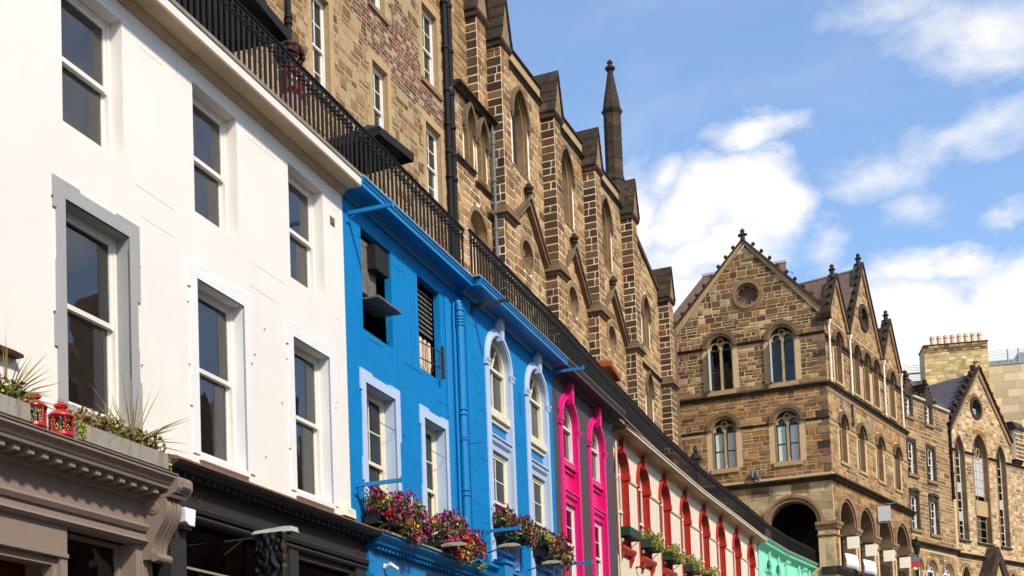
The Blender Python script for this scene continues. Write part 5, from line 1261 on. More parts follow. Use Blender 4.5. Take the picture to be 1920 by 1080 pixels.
def two_light_window(root, F, o, blind, sash_m='box_green'):
    """round-headed hood over two lancet lights with a quatrefoil between the heads"""
    m = M(); reveal_mesh(m, o, 0, .22); m.band(o.outline(0), o.outline(.05), -.02, .01); m.build('window_reveal', 'dressed', root, F)
    hood(root, F, o, .13, .33, 0, .14, 'dressed_mid', cap=False); M().band(o.outline(.02, o.zs), o.outline(.13, o.zs), -.07, .01).build('arch_ring', 'dressed', root, F)
    y = .14; hw = o.hw
    # tracery plate: mullion, two pointed heads, a small round
    t = M(); t.box(o.c-.055, o.c+.055, y-.03, y+.12, o.z0, o.zs+.02); t.lathe([(.085, o.z0), (.085, o.z0+.12), (.055, o.z0+.18)], o.c, y+.02, 8).lathe([(.055, o.zs-.22), (.09, o.zs-.12), (.10, o.zs-.05)], o.c, y+.02, 8)
    for s_ in (-1, 1):
        cc = o.c+s_*hw*.5; ah = Arch(cc-hw*.42, cc+hw*.42, o.zs-.05, o.zs-.05, hw*.55, n=8)
        t.band(ah.outline(-.015), ah.outline(.055), y, y+.1)
        for q in (-1, 1): t.blob((cc+q*hw*.40, y+.05, o.zs+.0), (.07, .05, .09), 6, 4)
    t.band([(o.c+.12*math.cos(k*.524), o.zs+hw*.60+.12*math.sin(k*.524)) for k in range(13)], [(o.c+.18*math.cos(k*.524), o.zs+hw*.60+.18*math.sin(k*.524)) for k in range(13)], y, y+.1)
    t.poly([(o.c-.13, o.zs+.0), (o.c+.13, o.zs+.0), (o.c+.06, o.zs+hw*.5), (o.c-.06, o.zs+hw*.5)], y, y+.1)
    t.build('tracery', 'dressed_light', root, F)
    w = M()
    for s_ in (-1, 1):
        a, b = (o.u0, o.c-.055) if s_ < 0 else (o.c+.055, o.u1); zm = (o.z0+o.zs)/2-.05
        w.box(a, a+.065, y+.12, y+.19, o.z0, o.zs).box(b-.065, b, y+.12, y+.19, o.z0, o.zs).box(a, b, y+.13, y+.18, zm-.03, zm+.03).box(a, b, y+.121, y+.189, o.z0, o.z0+.07).box(a, b, y+.121, y+.189, o.zs-.12, o.zs)
    w = w.build('window', sash_m, root, F)
    for s_ in (-1, 1):
        a, b = (o.u0+.04, o.c-.05) if s_ < 0 else (o.c+.05, o.u1-.04); zm = (o.z0+o.zs)/2-.05
        pane(w, F, a, b, o.z0+.05, zm, y+.155, blind); pane(w, F, a, b, zm, o.zs-.1, y+.155, blind)
    a2 = Arch(o.u0, o.u1, o.zs, o.zs, n=10); arch_pane(w, F, a2, y+.15, 'glass_blind' if blind == 'glass' else 'glass_dark', -.02)
    M().box(o.u0-.18, o.u1+.16, -.10, .2, o.z0-.26, o.z0-.02).build('window_sill', 'dressed_light', root, F)
for o in GW[:2]: two_light_window(corner, FG, o, 'glass_dark')
for o in GW[2:]: two_light_window(corner, FG, o, 'glass_blind')
# open casements of the top pair
for o in GW[:2]:
    hx = o.u0+.02
    f = M().box(hx, hx+.03, -.34, .12, o.z0+.05, o.zs-.1); f.build('open_casement', 'glass_blind', corner, FG)
# rose window
m = M().band(ROSE.outline(0), ROSE.outline(.13), -.10, .02).band(ROSE.outline(.13), ROSE.outline(.25), -.05, .02); reveal_mesh(m, ROSE, -.05, .35); m.band(ROSE.outline(-.10), ROSE.outline(0), .05, .2); m.build('rose_ring', 'dressed', corner, FG)
w = M()
for k in range(6):
    t_ = k*math.pi/3+R(30); cxx, czz = ROSE.c+.42*math.cos(t_), ROSE.zc+.42*math.sin(t_)
    t2 = t_+R(30); w.poly([(ROSE.c+.58*math.cos(t2-.20), ROSE.zc+.58*math.sin(t2-.20)), (ROSE.c+.58*math.cos(t2+.20), ROSE.zc+.58*math.sin(t2+.20)), (ROSE.c+.33*math.cos(t2), ROSE.zc+.33*math.sin(t2))], .10, .2)
w = w.build('window', 'dressed', corner, FG)
M().poly(ROSE.outline(-.02)[:-1][::-1], .24, .27).build('pane', 'roof_slate', w, FG)
# gable coping, kneelers, crockets and finial
m = M()
AP = 27.42
for s_ in (-1, 1):
    x0 = GU0-.18 if s_ < 0 else .20; xa = -3.925
    P0, P1 = Vector((x0, 22.95)), Vector((xa, AP)); nrm = Vector((-(P1.y-P0.y), P1.x-P0.x)).normalized()*(1 if s_ < 0 else -1)
    def slab(d0, d1, y0, y1, mm, nm):
        pts = [P0+nrm*d0, P1+nrm*d0*1.0, P1+nrm*d1, P0+nrm*d1]
        if s_ > 0: pts = pts[::-1]
        # meet on the centre line
        pts = [(p.x if abs(p.x-xa) > .30 or p.y < 26 else xa, p.y) for p in pts]
        M().poly(pts[::-1], y0, y1).build(nm, mm, corner, FG)
    slab(-.34, -.03, -.10, .02, 'dressed_light', 'gable_coping'); slab(-.03, .10, -.20, .45, 'dressed_dark', 'gable_coping')
    L = (P1-P0).length
    for k in range(9):
        t_ = .10+.86*k/8.6; p = P0+(P1-P0)*t_+nrm*.17
        M().blob((p.x, -.08, p.y), (.11, .11, .11), 7, 5, .12).tube((p.x-nrm.x*.12, -.08, p.y-nrm.y*.12), (p.x, -.08, p.y), .05, .04, 6).build('crocket', 'dressed_dark', corner, FG)
    M().prism([(.2, 22.55), (-.12, 22.55), (-.22, 22.80), (-.22, 23.05), (.2, 23.2)], x0-.25 if s_ < 0 else x0-.3, x0+.3 if s_ < 0 else x0+.2).build('kneeler', 'dressed_dark', corner, FG)
m = M().lathe([(.14, AP-.05), (.12, AP+.2), (.22, AP+.28), (.10, AP+.36), (.13, AP+.5), (.03, AP+.62)], -3.925, -.05, 8)
for k in range(4): t_ = k*math.pi/2; m.blob((-3.925+.18*math.cos(t_), -.05+.18*math.sin(t_), AP+.26), (.08, .08, .09), 6, 4)
m.build('finial', 'dressed_dark', corner, FG)
# the arch on the terrace
o = GA[0]; m = M(); reveal_mesh(m, o, 0, .7); m.band(o.outline(0, o.zs), o.outline(.16, o.zs), -.04, .02); m.build('arch_reveal', 'dressed', corner, FG)
M().band(o.outline(.18, o.zs), o.outline(.34, o.zs), -.12, .02).build('hood_mould', 'dressed', corner, FG)
M().prism([(.7, 11.62), (-.06, 11.62), (-.10, 11.74), (-.18, 11.84), (-.18, 11.98), (.7, 11.98)], -.95, .16).build('pier_cap', 'dressed', corner, FG)
M().prism([(.7, 11.25), (-.05, 11.25), (-.09, 11.30), (-.05, 11.36), (.7, 11.36)], -.88, .06).build('pier_band', 'dressed', corner, FG)
# ---- street side
def SA(c): return opm(Arch(c-1.15, c+1.15, TERR, 12.0, 1.26, n=14), .26)
SAR = [SA(1.92), SA(4.95), SA(8.10), SA(11.22)]
for o in SAR: o.u0, o.u1 = o.u0, o.u1
SM = [opm(Arch(c-.56, c+.56, 15.35, 17.30, n=10), .26, .0) for c in (2.05, 4.95, 8.05, 11.2)]
SU = [opm(Arch(c-.56, c+.56, 19.60, 21.72, n=10), .22, .0) for c in (1.95, 4.78, 6.42, 8.02, 10.95)]
SO = opm(Circ(6.45, 24.35, .55), .25)
SLEN = 13.35
GAB = [(2.0, 1.55, 25.1), (6.45, 2.75, 27.1), (10.95, 1.55, 25.1)]
def stop(u):
    z = 22.75
    for c, hw, a in GAB: z = max(z, 22.75+(a-22.75)*(1-abs(u-c)/hw)) if abs(u-c) < hw else z
    return z
m = M(); wall_mesh(m, 0, SLEN, GROUND, stop, SAR+SM+SU+[SO], 0, extra_us=[x for c, hw, a in GAB for x in (c-hw, c, c+hw)]); m.build('side_wall', 'mortar_warm', corner, FS)
lay(cs, FS, 0.05, SLEN, 14.55, 19.05, gops(SM), 0, P_ASH+[(3, (.30, .2, .11))], h=.26, hj=.4, lw=(.3, .8), joint=.024, proud=.013, merge=.15)
lay(cs, FS, 0.05, SLEN, 19.35, 22.7, gops(SU), 0, P_MID, h=.27, hj=.4, lw=(.3, .7), joint=.024, proud=.013, merge=.15)
for c, hw, a in GAB:
    lay(cs, FS, lambda z, c=c, hw=hw, a=a: c-hw*max(.02, (a-z)/(a-22.75)), lambda z, c=c, hw=hw, a=a: c+hw*max(.02, (a-z)/(a-22.75)), 22.75, a-.2, gops([SO]) if hw > 2 else [], 0, P_ASH, h=.25, hj=.4, lw=(.25, .6), joint=.024, proud=.013)
lay(cs, FS, .05, SLEN, TERR, 14.2, gops(SAR), 0, P_MID, h=.42, hj=.1, lw=(.5, 1.0), joint=.014, proud=.012)
string(corner, FS, -.06, SLEN+.1, 0, 19.30, .26, .20, 'dressed_dark'); string(corner, FS, -.20, SLEN+.25, 0, 14.42, .30, .34, 'dressed_dark', 'arcade_cornice')
M().box(-.03, SLEN, -.03, .02, 18.80, 19.02).build('band_course', 'dressed', corner, FS)
for o in SAR:
    m = M(); reveal_mesh(m, o, 0, .7); m.band(o.outline(0, o.zs), o.outline(.12, o.zs), -.03, .02); m.build('arch_reveal', 'dressed', corner, FS)
    M().band(o.outline(.13, o.zs), o.outline(.30, o.zs), -.12, .02).build('hood_mould', 'dressed', corner, FS)
for a, b in ((-.1, .85), (3.0, 3.88), (6.02, 7.03), (9.17, 10.15), (12.29, SLEN+.05)):
    M().prism([(.7, 11.66), (-.06, 11.66), (-.10, 11.76), (-.18, 11.86), (-.18, 12.0), (.7, 12.0)], a, b).prism([(.7, 11.25), (-.05, 11.25), (-.09, 11.30), (-.05, 11.36), (.7, 11.36)], a+.05, b-.05).build('pier_cap', 'dressed', corner, FS)
M().prism([(.7, TERR-.4), (-.10, TERR-.4), (-.3, TERR-.2), (-.35, TERR-.05), (.7, TERR)], -.3, SLEN).build('arcade_plinth', 'dressed_dark', corner, FS)
def side_window(o, m1=.24):
    m = M(); reveal_mesh(m, o, 0, .36); m.build('window_reveal', 'dressed', corner, FS)
    hood(corner, FS, o, .06, m1, 0, .15, 'dressed_mid', cap=False); M().band(o.outline(-.02, o.zs), o.outline(.06, o.zs), -.03, .02).build('arch_ring', 'dressed', corner, FS)
    w = M().band(o.outline(-.07), o.outline(0), .27, .36).box(o.c-.04, o.c+.04, .25, .35, o.z0, o.zs).box(o.u0, o.u1, .26, .35, o.zs-.06, o.zs+.03)
    w.band([(o.c+.15*math.cos(k*.628), o.zs+.24+.15*math.sin(k*.628)) for k in range(11)], [(o.c+.21*math.cos(k*.628), o.zs+.24+.21*math.sin(k*.628)) for k in range(11)], .26, .35)
    w = w.build('window', 'dressed_light', corner, FS)
    arch_pane(w, FS, o, .31, 'glass_dark', -.05); M().box(o.u0-.1, o.u1+.1, -.08, .3, o.z0-.14, o.z0).build('window_sill', 'dressed_light', corner, FS)
for o in SM+SU: side_window(o)
e = [-.02]+[x for o in SM for x in (o.u0-.02, o.u1+.02)]+[SLEN]
for a, b in zip(e[::2], e[1::2]): M().box(a, b, -.03, .02, 17.10, 17.30).prism([(.02, 17.30), (-.07, 17.32), (-.10, 17.40), (.02, 17.45)], a, b).build('impost_band', 'dressed_light', corner, FS)
e = [-.02]+[x for o in SU for x in (o.u0-.02, o.u1+.02)]+[SLEN]
for a, b in zip(e[::2], e[1::2]):
    if b > a: M().box(a, b, -.03, .02, 21.40, 21.62).prism([(.02, 21.62), (-.10, 21.64), (-.13, 21.76), (.02, 21.82)], a, b).build('impost_band', 'dressed_dark', corner, FS)
m = M().band(SO.outline(0), SO.outline(.24), -.09, .02); reveal_mesh(m, SO, -.05, .35); m.build('rose_ring', 'dressed_dark', corner, FS)
w = M()
for k in range(4): t_ = k*math.pi/2+R(45); w.tube((SO.c, .2, SO.zc), (SO.c+.55*math.cos(t_), .2, SO.zc+.55*math.sin(t_)), .05, .05, 6)
w = w.build('window', 'dressed_light', corner, FS); M().poly(SO.outline(-.02)[:-1][::-1], .24, .26).build('pane', 'glass_leaded', w, FS)
for c, hw, a in GAB:
    for s_ in (-1, 1):
        x0 = c+s_*(hw+.12); z0 = 22.68; za = a+.30
        P0, P1 = Vector((x0, z0)), Vector((c, za)); q = [(x0, z0), (c, za), (c, za-.42), (x0-s_*.26, z0)]
        M().poly(q if s_ < 0 else q[::-1], -.12, .3).build('gable_coping', 'dressed', corner, FS)
        q2 = [(x0+s_*.08, z0), (c, za+.14), (c, za), (x0, z0)]; M().poly(q2 if s_ < 0 else q2[::-1], -.2, .35).build('gable_coping', 'dressed_dark', corner, FS)
        nn = 5 if hw < 2 else 8
        for k in range(nn):
            p = P0+(P1-P0)*(.12+.80*k/(nn-1)); nr = Vector((s_*.85, .5))*.16
            M().blob((p.x+nr.x, -.02, p.y+nr.y), (.11, .10, .10), 7, 5, .15).build('crocket', 'dressed_dark', corner, FS)
    M().lathe([(.16, a+.2), (.12, a+.6), (.20, a+.68), (.10, a+.76), (.12, a+.9), (.03, a+.98)], c, .1, 8).build('finial', 'dressed_dark', corner, FS)
for c in (.42, 3.62, 9.30, 12.55): downpipe(corner, FS, c, -.12, 19.32, 22.35, .055, 'sign_cream', [19.4, 20.6, 21.6], hopper=True)
downpipe(corner, FS, 3.5, -.1, 17.6, 18.8, .05, 'dressed_dark', [17.7])
# arcade interior: floor, back wall, ceiling, walls and ceiling near-black to stand in for deep shade
m = M(); a0, b0 = FS.P(.1, .7, 0), FS.P(SLEN, .7, 0)
M().box(SLEN-.15, SLEN-.01, .02, 5.2, TERR, 14.25).box(-1.0, SLEN-.16, 5.0, 5.2, TERR, 14.3).box(-.1, SLEN, .5, 5.2, 14.2, 14.4).build('arcade_wall', 'room_shade', corner, FS)
M().box(GU0, -.7, 6.5, 6.7, TERR, 14.3).box(GU0, -.3, .6, 6.6, 14.2, 14.35).box(GU0, GU0+.2, .1, 6.6, TERR, 14.3).build('arcade_wall', 'room_shade', corner, FG)
M().box(.6, SLEN-.2, 1.1, 1.2, 14.5, 22.7).build('dark_backing', 'room_shade', corner, FS); M().box(GU0+.2, -.9, 1.1, 1.2, 14.5, 23.0).build('dark_backing', 'room_shade', corner, FG)
M().box(.3, SLEN, .6, 5, TERR-.3, TERR).build('arcade_floor', 'paving', corner, FS)
# roofs
RY = 9.6
M().add([(6.45, .1, 27.15), (6.45, RY, 27.15), (2.9, .1, 22.7), (2.9, RY+1.5, 22.7), (10.0, .1, 22.7), (10.0, RY+1.5, 22.7)], [(0, 2, 3, 1), (0, 1, 5, 4), (1, 3, 5)]).build('roof', 'roof_slate', corner, FS)
gp = FG.P(-3.925, .3, 27.2); gq = gp+FS.d*7
M().add([FG.P(-3.925, .3, 27.25), FG.P(GU0, .3, 23.1), FG.P(0, .3, 23.1), FG.P(-3.925, 9, 27.25), FG.P(GU0, 9, 23.1), FG.P(0, 9, 23.1)], [(0, 3, 4, 1), (0, 2, 5, 3)]).build('roof', 'roof_slate', corner, Matrix.Identity(4))
for c, hw, a in (GAB[0], GAB[2]):
    M().add([(c, .1, a), (c, 3.5, a), (c-hw, .1, 22.7), (c-hw, 3.5, 22.7), (c+hw, .1, 22.7), (c+hw, 3.5, 22.7)], [(0, 2, 3, 1), (0, 1, 5, 4)]).build('roof', 'roof_slate', corner, FS)
RB = [(-9.6, 1.6, 23.2), (-2.5, 1.6, 23.2), (-2.5, 6.0, 28.2), (-7.3, 6.0, 28.2), (-9.6, 10, 23.2)]
M().add(RB, [(0, 1, 2, 3), (0, 3, 4)]).build('roof', 'roof_slate', corner, FG); M().box(-7.35, -2.5, 5.9, 6.1, 28.15, 28.3).build('roof_ridge', 'lead', corner, FG)
M().tube(FS.P(6.45, .2, 27.2), FS.P(6.45, RY, 27.2), .07, .07, 6).build('roof_ridge', 'lead', corner, Matrix.Identity(4))
cs.finish(corner, 'stone', 300)
m = M(); p = FS.P(6.3, 4.3, 27.0); F0 = Matrix.Translation(p)
t = bpy.data.objects.new('television_aerial', None); COL.objects.link(t); t.matrix_world = F0; WORLD[t.name] = F0; tag(t, 'thin television aerial on the slate roof behind the big gable', 'aerial')
M().tube((0, 0, -.4), (0, 0, 1.3), .02).build('mast', 'dark_metal', t, F0)
m = M().tube((-.45, 0, 1.25), (.45, 0, .95), .012)
for k in range(6): x = -.4+.16*k; m.tube((x, -.2, 1.23-.053*k*1.0), (x, .2, 1.23-.053*k), .008)
m.build('antenna', 'dark_metal', t, F0)
# wall lamps, signs and banners on the corner building
for i, u in enumerate((-4.02, -3.78)):
    t = thing('wall_lamp', ('left' if i == 0 else 'right')+' of the paired grey floodlights above the terrace arch cornice', 'lamp', FG, u, -.2, 14.5, 'paired floodlights')
    M().lathe([(.07, 14.62), (.10, 14.70), (.10, 14.98), (.06, 15.04)], u, -.18, 8).build('lamp_head', 'grey_pipe', t, FG); M().tube((u, -.16, 14.62), (u+.05, .0, 14.5), .03).build('bracket', 'dark_metal', t, FG)
random.seed(77)
wh = ['second pier of the arcade', 'third pier of the arcade', 'fourth pier of the arcade', 'last arch of the arcade']
for i, (u, z) in enumerate(((1.7, 10.72), (4.55, 10.66), (7.6, 10.72), (10.5, 10.66))):
    t = thing('sign_board', 'square cream sign board hanging by the '+wh[i], 'sign', FS, u, -.55, z, 'cream boards along the arcade')
    FB = Frame(FS.P(u, -.35, 0).x, FS.P(u, -.35, 0).y, 108)
    M().box(-.31, .31, -.03, .03, z, z+.62).build('board', 'sign_cream', t, FB); M().tube((-.5, .0, z+.62), (.8, .0, z+.62), .015).build('arm', 'dark_metal', t, FB)
t = thing('hanging_sign', 'blank grey hanging sign with two steel rails on the arcade front', 'sign', FS, 7.0, -.9, 12.8)
FB = Frame(FS.P(6.9, -.45, 0).x, FS.P(6.9, -.45, 0).y, 112)
M().box(-.36, .32, -.03, .03, 12.88, 13.72).build('board', 'sign_grey', t, FB); M().tube((-.44, 0, 13.82), (.62, 0, 13.82), .022).tube((-.44, 0, 12.80), (.62, 0, 12.80), .022).tube((-.3, 0, 13.7), (-.3, 0, 13.82), .012).tube((.28, 0, 13.7), (.28, 0, 13.82), .012).build('rail', 'steel', t, FB)
for i, (u, lab) in enumerate(((.9, 'white cloth banner sagging between the first arcade piers'), (3.7, 'white cloth banner sagging under the second arch of the arcade'))):
    t = thing('banner', lab, 'banner', FS, u+1, -.2, 9.5, 'white banners in the arcade')
    m = M(); N = 8
    for k in range(N+1):
        a = k/N; x = u+.05+1.75*a; yy = -.16-.30*math.sin(a*3.14)*1.0; zt = 10.42-.04*a-.05*math.sin(a*3.14); zb = 9.62-.15*a+.06*math.sin(a*5)
        m.v += [(x, yy, zb), (x, yy-.05, (zb+zt)/2), (x, yy+.03, zt)]
    for k in range(N):
        for j in range(2): m.f.append((3*k+j, 3*k+3+j, 3*k+4+j, 3*k+1+j)); m.c.append(None)
    o = m.build('cloth', 'white_cloth', t, FS, smooth=True); sd = o.modifiers.new('thick', 'SOLIDIFY'); sd.thickness = .01
for i, (a, b) in enumerate(((6.03, 9.2), (9.2, 12.3))):
    t = thing('arcade_railing', 'dark railing in the %s arch of the arcade' % ('third', 'last')[i], 'railing', FS, (a+b)/2, .1, TERR, 'railings in the arcade')
    M().box(a+.9, b-.1, .1, .14, 10.55, 10.6).build('top_rail', 'iron', t, FS)
    me = M().box(-.012, .012, .11, .13, TERR, 10.56).mesh('baluster', 'iron'); n = 15
    for k in range(n):
        o = bpy.data.objects.new('baluster', me); COL.objects.link(o); place(o, FS.M @ Matrix.Translation((a+.95+(b-a-1.1)*k/(n-1), 0, 0)), t)
random.seed(91)
# ------------------------------------------------------------------ far tenement
far = thing('stone_tenement', 'narrow stone tenement with crow-stepped dormers right of the corner building', 'house', FT, 3, 0, GROUND)
fs = Stones(); TL = 6.2
TW = [Rect(.10, .98, 16.75, 18.75), Rect(2.75, 3.65, 16.7, 18.75), Rect(.05, 1.0, 13.4, 15.45), Rect(2.7, 3.65, 13.35, 15.45), Rect(.15, .85, 20.3, 21.55), Rect(2.85, 3.55, 20.25, 21.5)]
TA = [Arch(c-.62, c+.62, 9.0, 11.05, n=12) for c in (.55, 2.45, 4.75)]
for o in TW: opm(o, .24, .2)
for o in TA: opm(o, .22)
m = M(); wall_mesh(m, -.2, TL, GROUND, 21.6, TW+TA, 0)
for o in TW+TA: reveal_mesh(m, o, 0, .26)
m.build('wall', 'mortar_warm', far, FT)
lay(fs, FT, -.1, TL, 12.6, 21.6, [(o, o.m, o.mb) for o in TW], 0, P_RUB+[(2, (.24, .15, .085))], h=.28, hj=.35, lw=(.3, .8), joint=.03, proud=.012, merge=.15)
lay(fs, FT, -.1, TL, 9.0, 12.2, [(o, o.m, o.mb) for o in TA], 0, P_ASH, h=.36, hj=.1, lw=(.5, 1), joint=.014, proud=.012)
for o in TW:
    M().box(o.u0-.20, o.u0, -.03, .01, o.z0, o.z1).box(o.u1, o.u1+.26, -.03, .26, o.z0, o.z1).box(o.u0-.22, o.u1+.28, -.035, .01, o.z1, o.z1+.22).build('window_margin', 'dressed_dark', far, FT)
    M().box(o.u0-.25, o.u1+.3, -.14, .2, o.z0-.18, o.z0).build('window_sill', 'dressed', far, FT)
    sash(far, FT, o.u0, o.u1, o.z0, o.z1, .12, 'sash_white', cols=2, rows=(2, 2), fw=.06, gm='glass', bar=.035)
    M().box(o.u0, o.u1, .32, .34, o.z0, o.z1).build('blind', 'curtain', far, FT)
for o in TW[2:4]: M().band([(o.u0-.1, o.z1+.22), (o.c if hasattr(o, 'c') else (o.u0+o.u1)/2, o.z1+.30), (o.u1+.15, o.z1+.22)], [(o.u0-.2, o.z1+.34), ((o.u0+o.u1)/2, o.z1+.50), (o.u1+.25, o.z1+.34)], -.14, .01).build('hood_mould', 'dressed_dark', far, FT)
string(far, FT, -.2, TL, 0, 12.75, .36, .30, 'dressed_dark', 'shop_cornice')
for o in TA:
    M().band(o.outline(.04, o.zs), o.outline(.22, o.zs), -.08, .02).build('arch_ring', 'dressed', far, FT)
    w = M().band(o.outline(-.08), o.outline(0), .18, .26).box(o.u0, o.u1, .18, .26, o.zs-.05, o.zs+.05)
    for k in range(1, 5): t_ = math.pi*k/5; w.tube((o.c, .22, o.zs), (o.c+.58*math.cos(t_), .22, o.zs+.58*math.sin(t_)), .022, .022, 5)
    w.band([(o.c+.3*math.cos(math.pi*k/10), o.zs+.3*math.sin(math.pi*k/10)) for k in range(11)], [(o.c+.34*math.cos(math.pi*k/10), o.zs+.34*math.sin(math.pi*k/10)) for k in range(11)], .2, .24)
    w = w.build('fanlight', 'sash_white', far, FT); arch_pane(w, FT, o, .22, 'glass_dark', -.05)
M().box(-.2, TL, 1.0, 1.1, 8, 21.5).build('dark_backing', 'room_shade', far, FT)
# eaves gutter, roof, crow-stepped dormer heads
M().prism([(.1, 21.58), (-.18, 21.58), (-.22, 21.66), (-.16, 21.70), (.1, 21.70)], 1.05, 2.55).prism([(.1, 21.50), (-.18, 21.50), (-.22, 21.58), (-.16, 21.62), (.1, 21.62)], 3.8, TL-.2).build('gutter', 'sign_cream', far, FT)
for c, zt in ((.50, 23.1), (3.20, 22.9)):
    m = M(); k = 0; hw = .75; z = 21.55
    while hw > .12:
        m.box(c-hw, c+hw, -.05, .9, z, z+.24); m.box(c-hw-.03, c-hw+.16, -.10, .9, z+.20, z+.30); m.box(c+hw-.16, c+hw+.03, -.10, .9, z+.20, z+.30); z += .25; hw -= .15
    m.lathe([(.14, z), (.12, z+.15), (.18, z+.2), (.06, z+.35)], c, .1, 8)
    m.build('dormer_head', 'dressed_dark', far, FT)
    M().blob((c-.95, -.05, 21.85), (.17, .17, .19), 8, 6).blob((c+.95, -.05, 21.8), (.15, .15, .17), 8, 6).build('ball_finial', 'dressed_dark', far, FT)
def slate_roof(root, F, u0, u1, y0, y1, z0, z1, material, name='roof', rows=16, hip=0.0):
    """overlapping courses of slate, each a thin wedge"""
    m = M()
    for k in range(rows):
        t0, t1 = k/rows, (k+1.12)/rows
        a0, a1 = u0+hip*t0, u1; m.add([(a0, y0+(y1-y0)*t0-.02, z0+(z1-z0)*t0), (a1, y0+(y1-y0)*t0-.02, z0+(z1-z0)*t0), (a1, y0+(y1-y0)*t1, z0+(z1-z0)*t1+.0), (u0+hip*t1, y0+(y1-y0)*t1, z0+(z1-z0)*t1), (a0, y0+(y1-y0)*t0, z0+(z1-z0)*t0-.04), (a1, y0+(y1-y0)*t0, z0+(z1-z0)*t0-.04)], [(0, 1, 2, 3), (0, 4, 5, 1)])
    return m.build(name, material, root, F)
slate_roof(far, FT, -.1, TL+1.5, .2, 4.5, 21.7, 26.2, 'roof_blue', rows=22)
M().box(-.1, TL+1.5, 4.35, 4.6, 26.1, 26.3).build('roof_ridge', 'lead', far, FT)
downpipe(far, FT, 6.0, -.12, 15.9, 20.6, .085, 'iron', [16.0, 17.5, 19, 20.3], hopper=True)
fs.finish(far, 'stone', 220)
# ------------------------------------------------------------------ chapel gable
chap = thing('chapel', 'gothic chapel gable with three tall lancets at the right edge', 'chapel', FQ, 4.3, 0, GROUND)
qs = Stones(); QC = 4.05; QE = 20.75; QA = 24.9
def ql(z): return .25 if z < QE else QC-(QC-.25)*max(.02, (QA-z)/(QA-QE))
def qh(z): return 7.85 if z < QE else QC+(7.85-QC)*max(.02, (QA-z)/(QA-QE))
QL = [opm(Arch(.50, 1.62, 13.5, 19.15, 1.1, n=10), .12, .15), opm(Arch(2.80, 4.65, 13.5, 19.25, 1.5, n=12), .16, .15), opm(Arch(5.92, 7.10, 13.5, 19.3, 1.05, n=10), .12, .15)]
QO = opm(Circ(3.55, 22.4, .55), .22)
QB = [opm(Arch(c-.45, c+.45, 9.3, 11.0, .75, n=10), .2) for c in (1.0, 7.2, 9.6)]+[opm(Arch(9.7, 10.5, 15.5, 17.6, .8, n=8), .12)]
m = M(); wall_mesh(m, 0, 7.85, GROUND, lambda u: QE+(QA-QE)*max(0, min((u-.25)/(QC-.25), (7.85-u)/(7.85-QC))) if .25 < u < 7.85 else QE, QL+[QO]+QB[:2], 0, extra_us=[.25, QC]); wall_mesh(m, 7.85, 13, GROUND, 19.9, QB[2:], 0)
m.build('wall', 'mortar_warm', chap, FQ)
QP = [(4, (.40, .26, .13)), (3, (.50, .37, .21)), (2, (.30, .18, .09)), (2, (.44, .28, .12)), (2, (.56, .42, .25))]
lay(qs, FQ, ql, qh, 12.7, 24.6, [(o, o.m, o.mb) for o in QL+[QO]], 0, QP, h=.23, hj=.3, lw=(.25, .6), joint=.035, proud=.013, merge=.1, skip=.10)
lay(qs, FQ, 7.85, 13, 12.7, 19.6, [(QB[3], .12, .1)], 0, QP, h=.23, hj=.3, lw=(.25, .6), joint=.03, proud=.013)
lay(qs, FQ, .1, 13, 8.8, 12.2, [(o, o.m, o.mb) for o in QB[:3]], 0, QP, h=.25, hj=.3, lw=(.25, .6), joint=.03, proud=.013)
string(chap, FQ, .0, 13, 0, 12.60, .30, .26, 'dressed_dark', 'plinth_string')
for a, b in ((.05, .50), (1.68, 2.80), (4.72, 5.92), (7.15, 13)):
    string(chap, FQ, a, b, 0, 19.30, .16, .16, 'dressed_dark'); M().box(a, b, -.03, .02, 19.0, 19.14).build('impost_band', 'dressed', chap, FQ)
for i, o in enumerate(QL):
    m = M(); reveal_mesh(m, o, 0, .38); m.band(o.outline(0), o.outline(.12), -.03, .02); m.build('window_reveal', 'dressed', chap, FQ)
    w = M(); y = .30
    w.band(o.outline(-.06), o.outline(0), y, y+.06)
    z = o.z0+.4
    while z < o.zs: w.box(o.u0, o.u1, y+.01, y+.04, z, z+.03); z += .55
    w.box(o.c-.02, o.c+.02, y+.01, y+.05, o.z0, o.zs+.4)
    if i == 1:
        w.box(o.u0, o.u1, y-.15, y+.06, 15.3, 16.3); w.box(o.c-.5, o.c+.5, y-.02, y+.06, o.zs-.1, o.zs)
        for s_ in (-.3, .3): w.band([(o.c+s_+.18*math.cos(k*.628), o.zs+.32+.24*math.sin(k*.628)) for k in range(11)], [(o.c+s_+.24*math.cos(k*.628), o.zs+.32+.30*math.sin(k*.628)) for k in range(11)], y-.02, y+.06)
    w = w.build('window', 'dressed_light' if i == 1 else 'sash_white', chap, FQ)
    n = 9; zz = [o.z0+(o.zs-o.z0)*k/n for k in range(n+1)]
    for k in range(n):
        if i == 1 and 15.2 < (zz[k]+zz[k+1])/2 < 16.4: continue
        g = random.choice(('glass_frost', 'glass', 'glass_dark')) if i != 1 else ('glass_frost' if zz[k] > 16 else 'glass_dark')
        pane(w, FQ, o.u0+.03, o.u1-.03, zz[k], zz[k+1], y+.03, g)
    arch_pane(w, FQ, Arch(o.u0, o.u1, o.zs, o.zs, o.h, n=10), y+.03, 'glass_leaded', -.03)
    M().prism([(.3, o.z0+.1), (-.14, o.z0-.08), (-.14, o.z0-.18), (.3, o.z0-.18)], o.u0-.15, o.u1+.15).build('window_sill', 'dressed_dark', chap, FQ)
m = M().band(QO.outline(0), QO.outline(.22), -.07, .02); reveal_mesh(m, QO, -.05, .35); m.build('oculus_ring', 'dressed_dark', chap, FQ)
w = M()
for k in range(4): w.box(QO.c-.4, QO.c+.4, .2, .24, QO.zc-.42+.13*k, QO.zc-.36+.13*k)
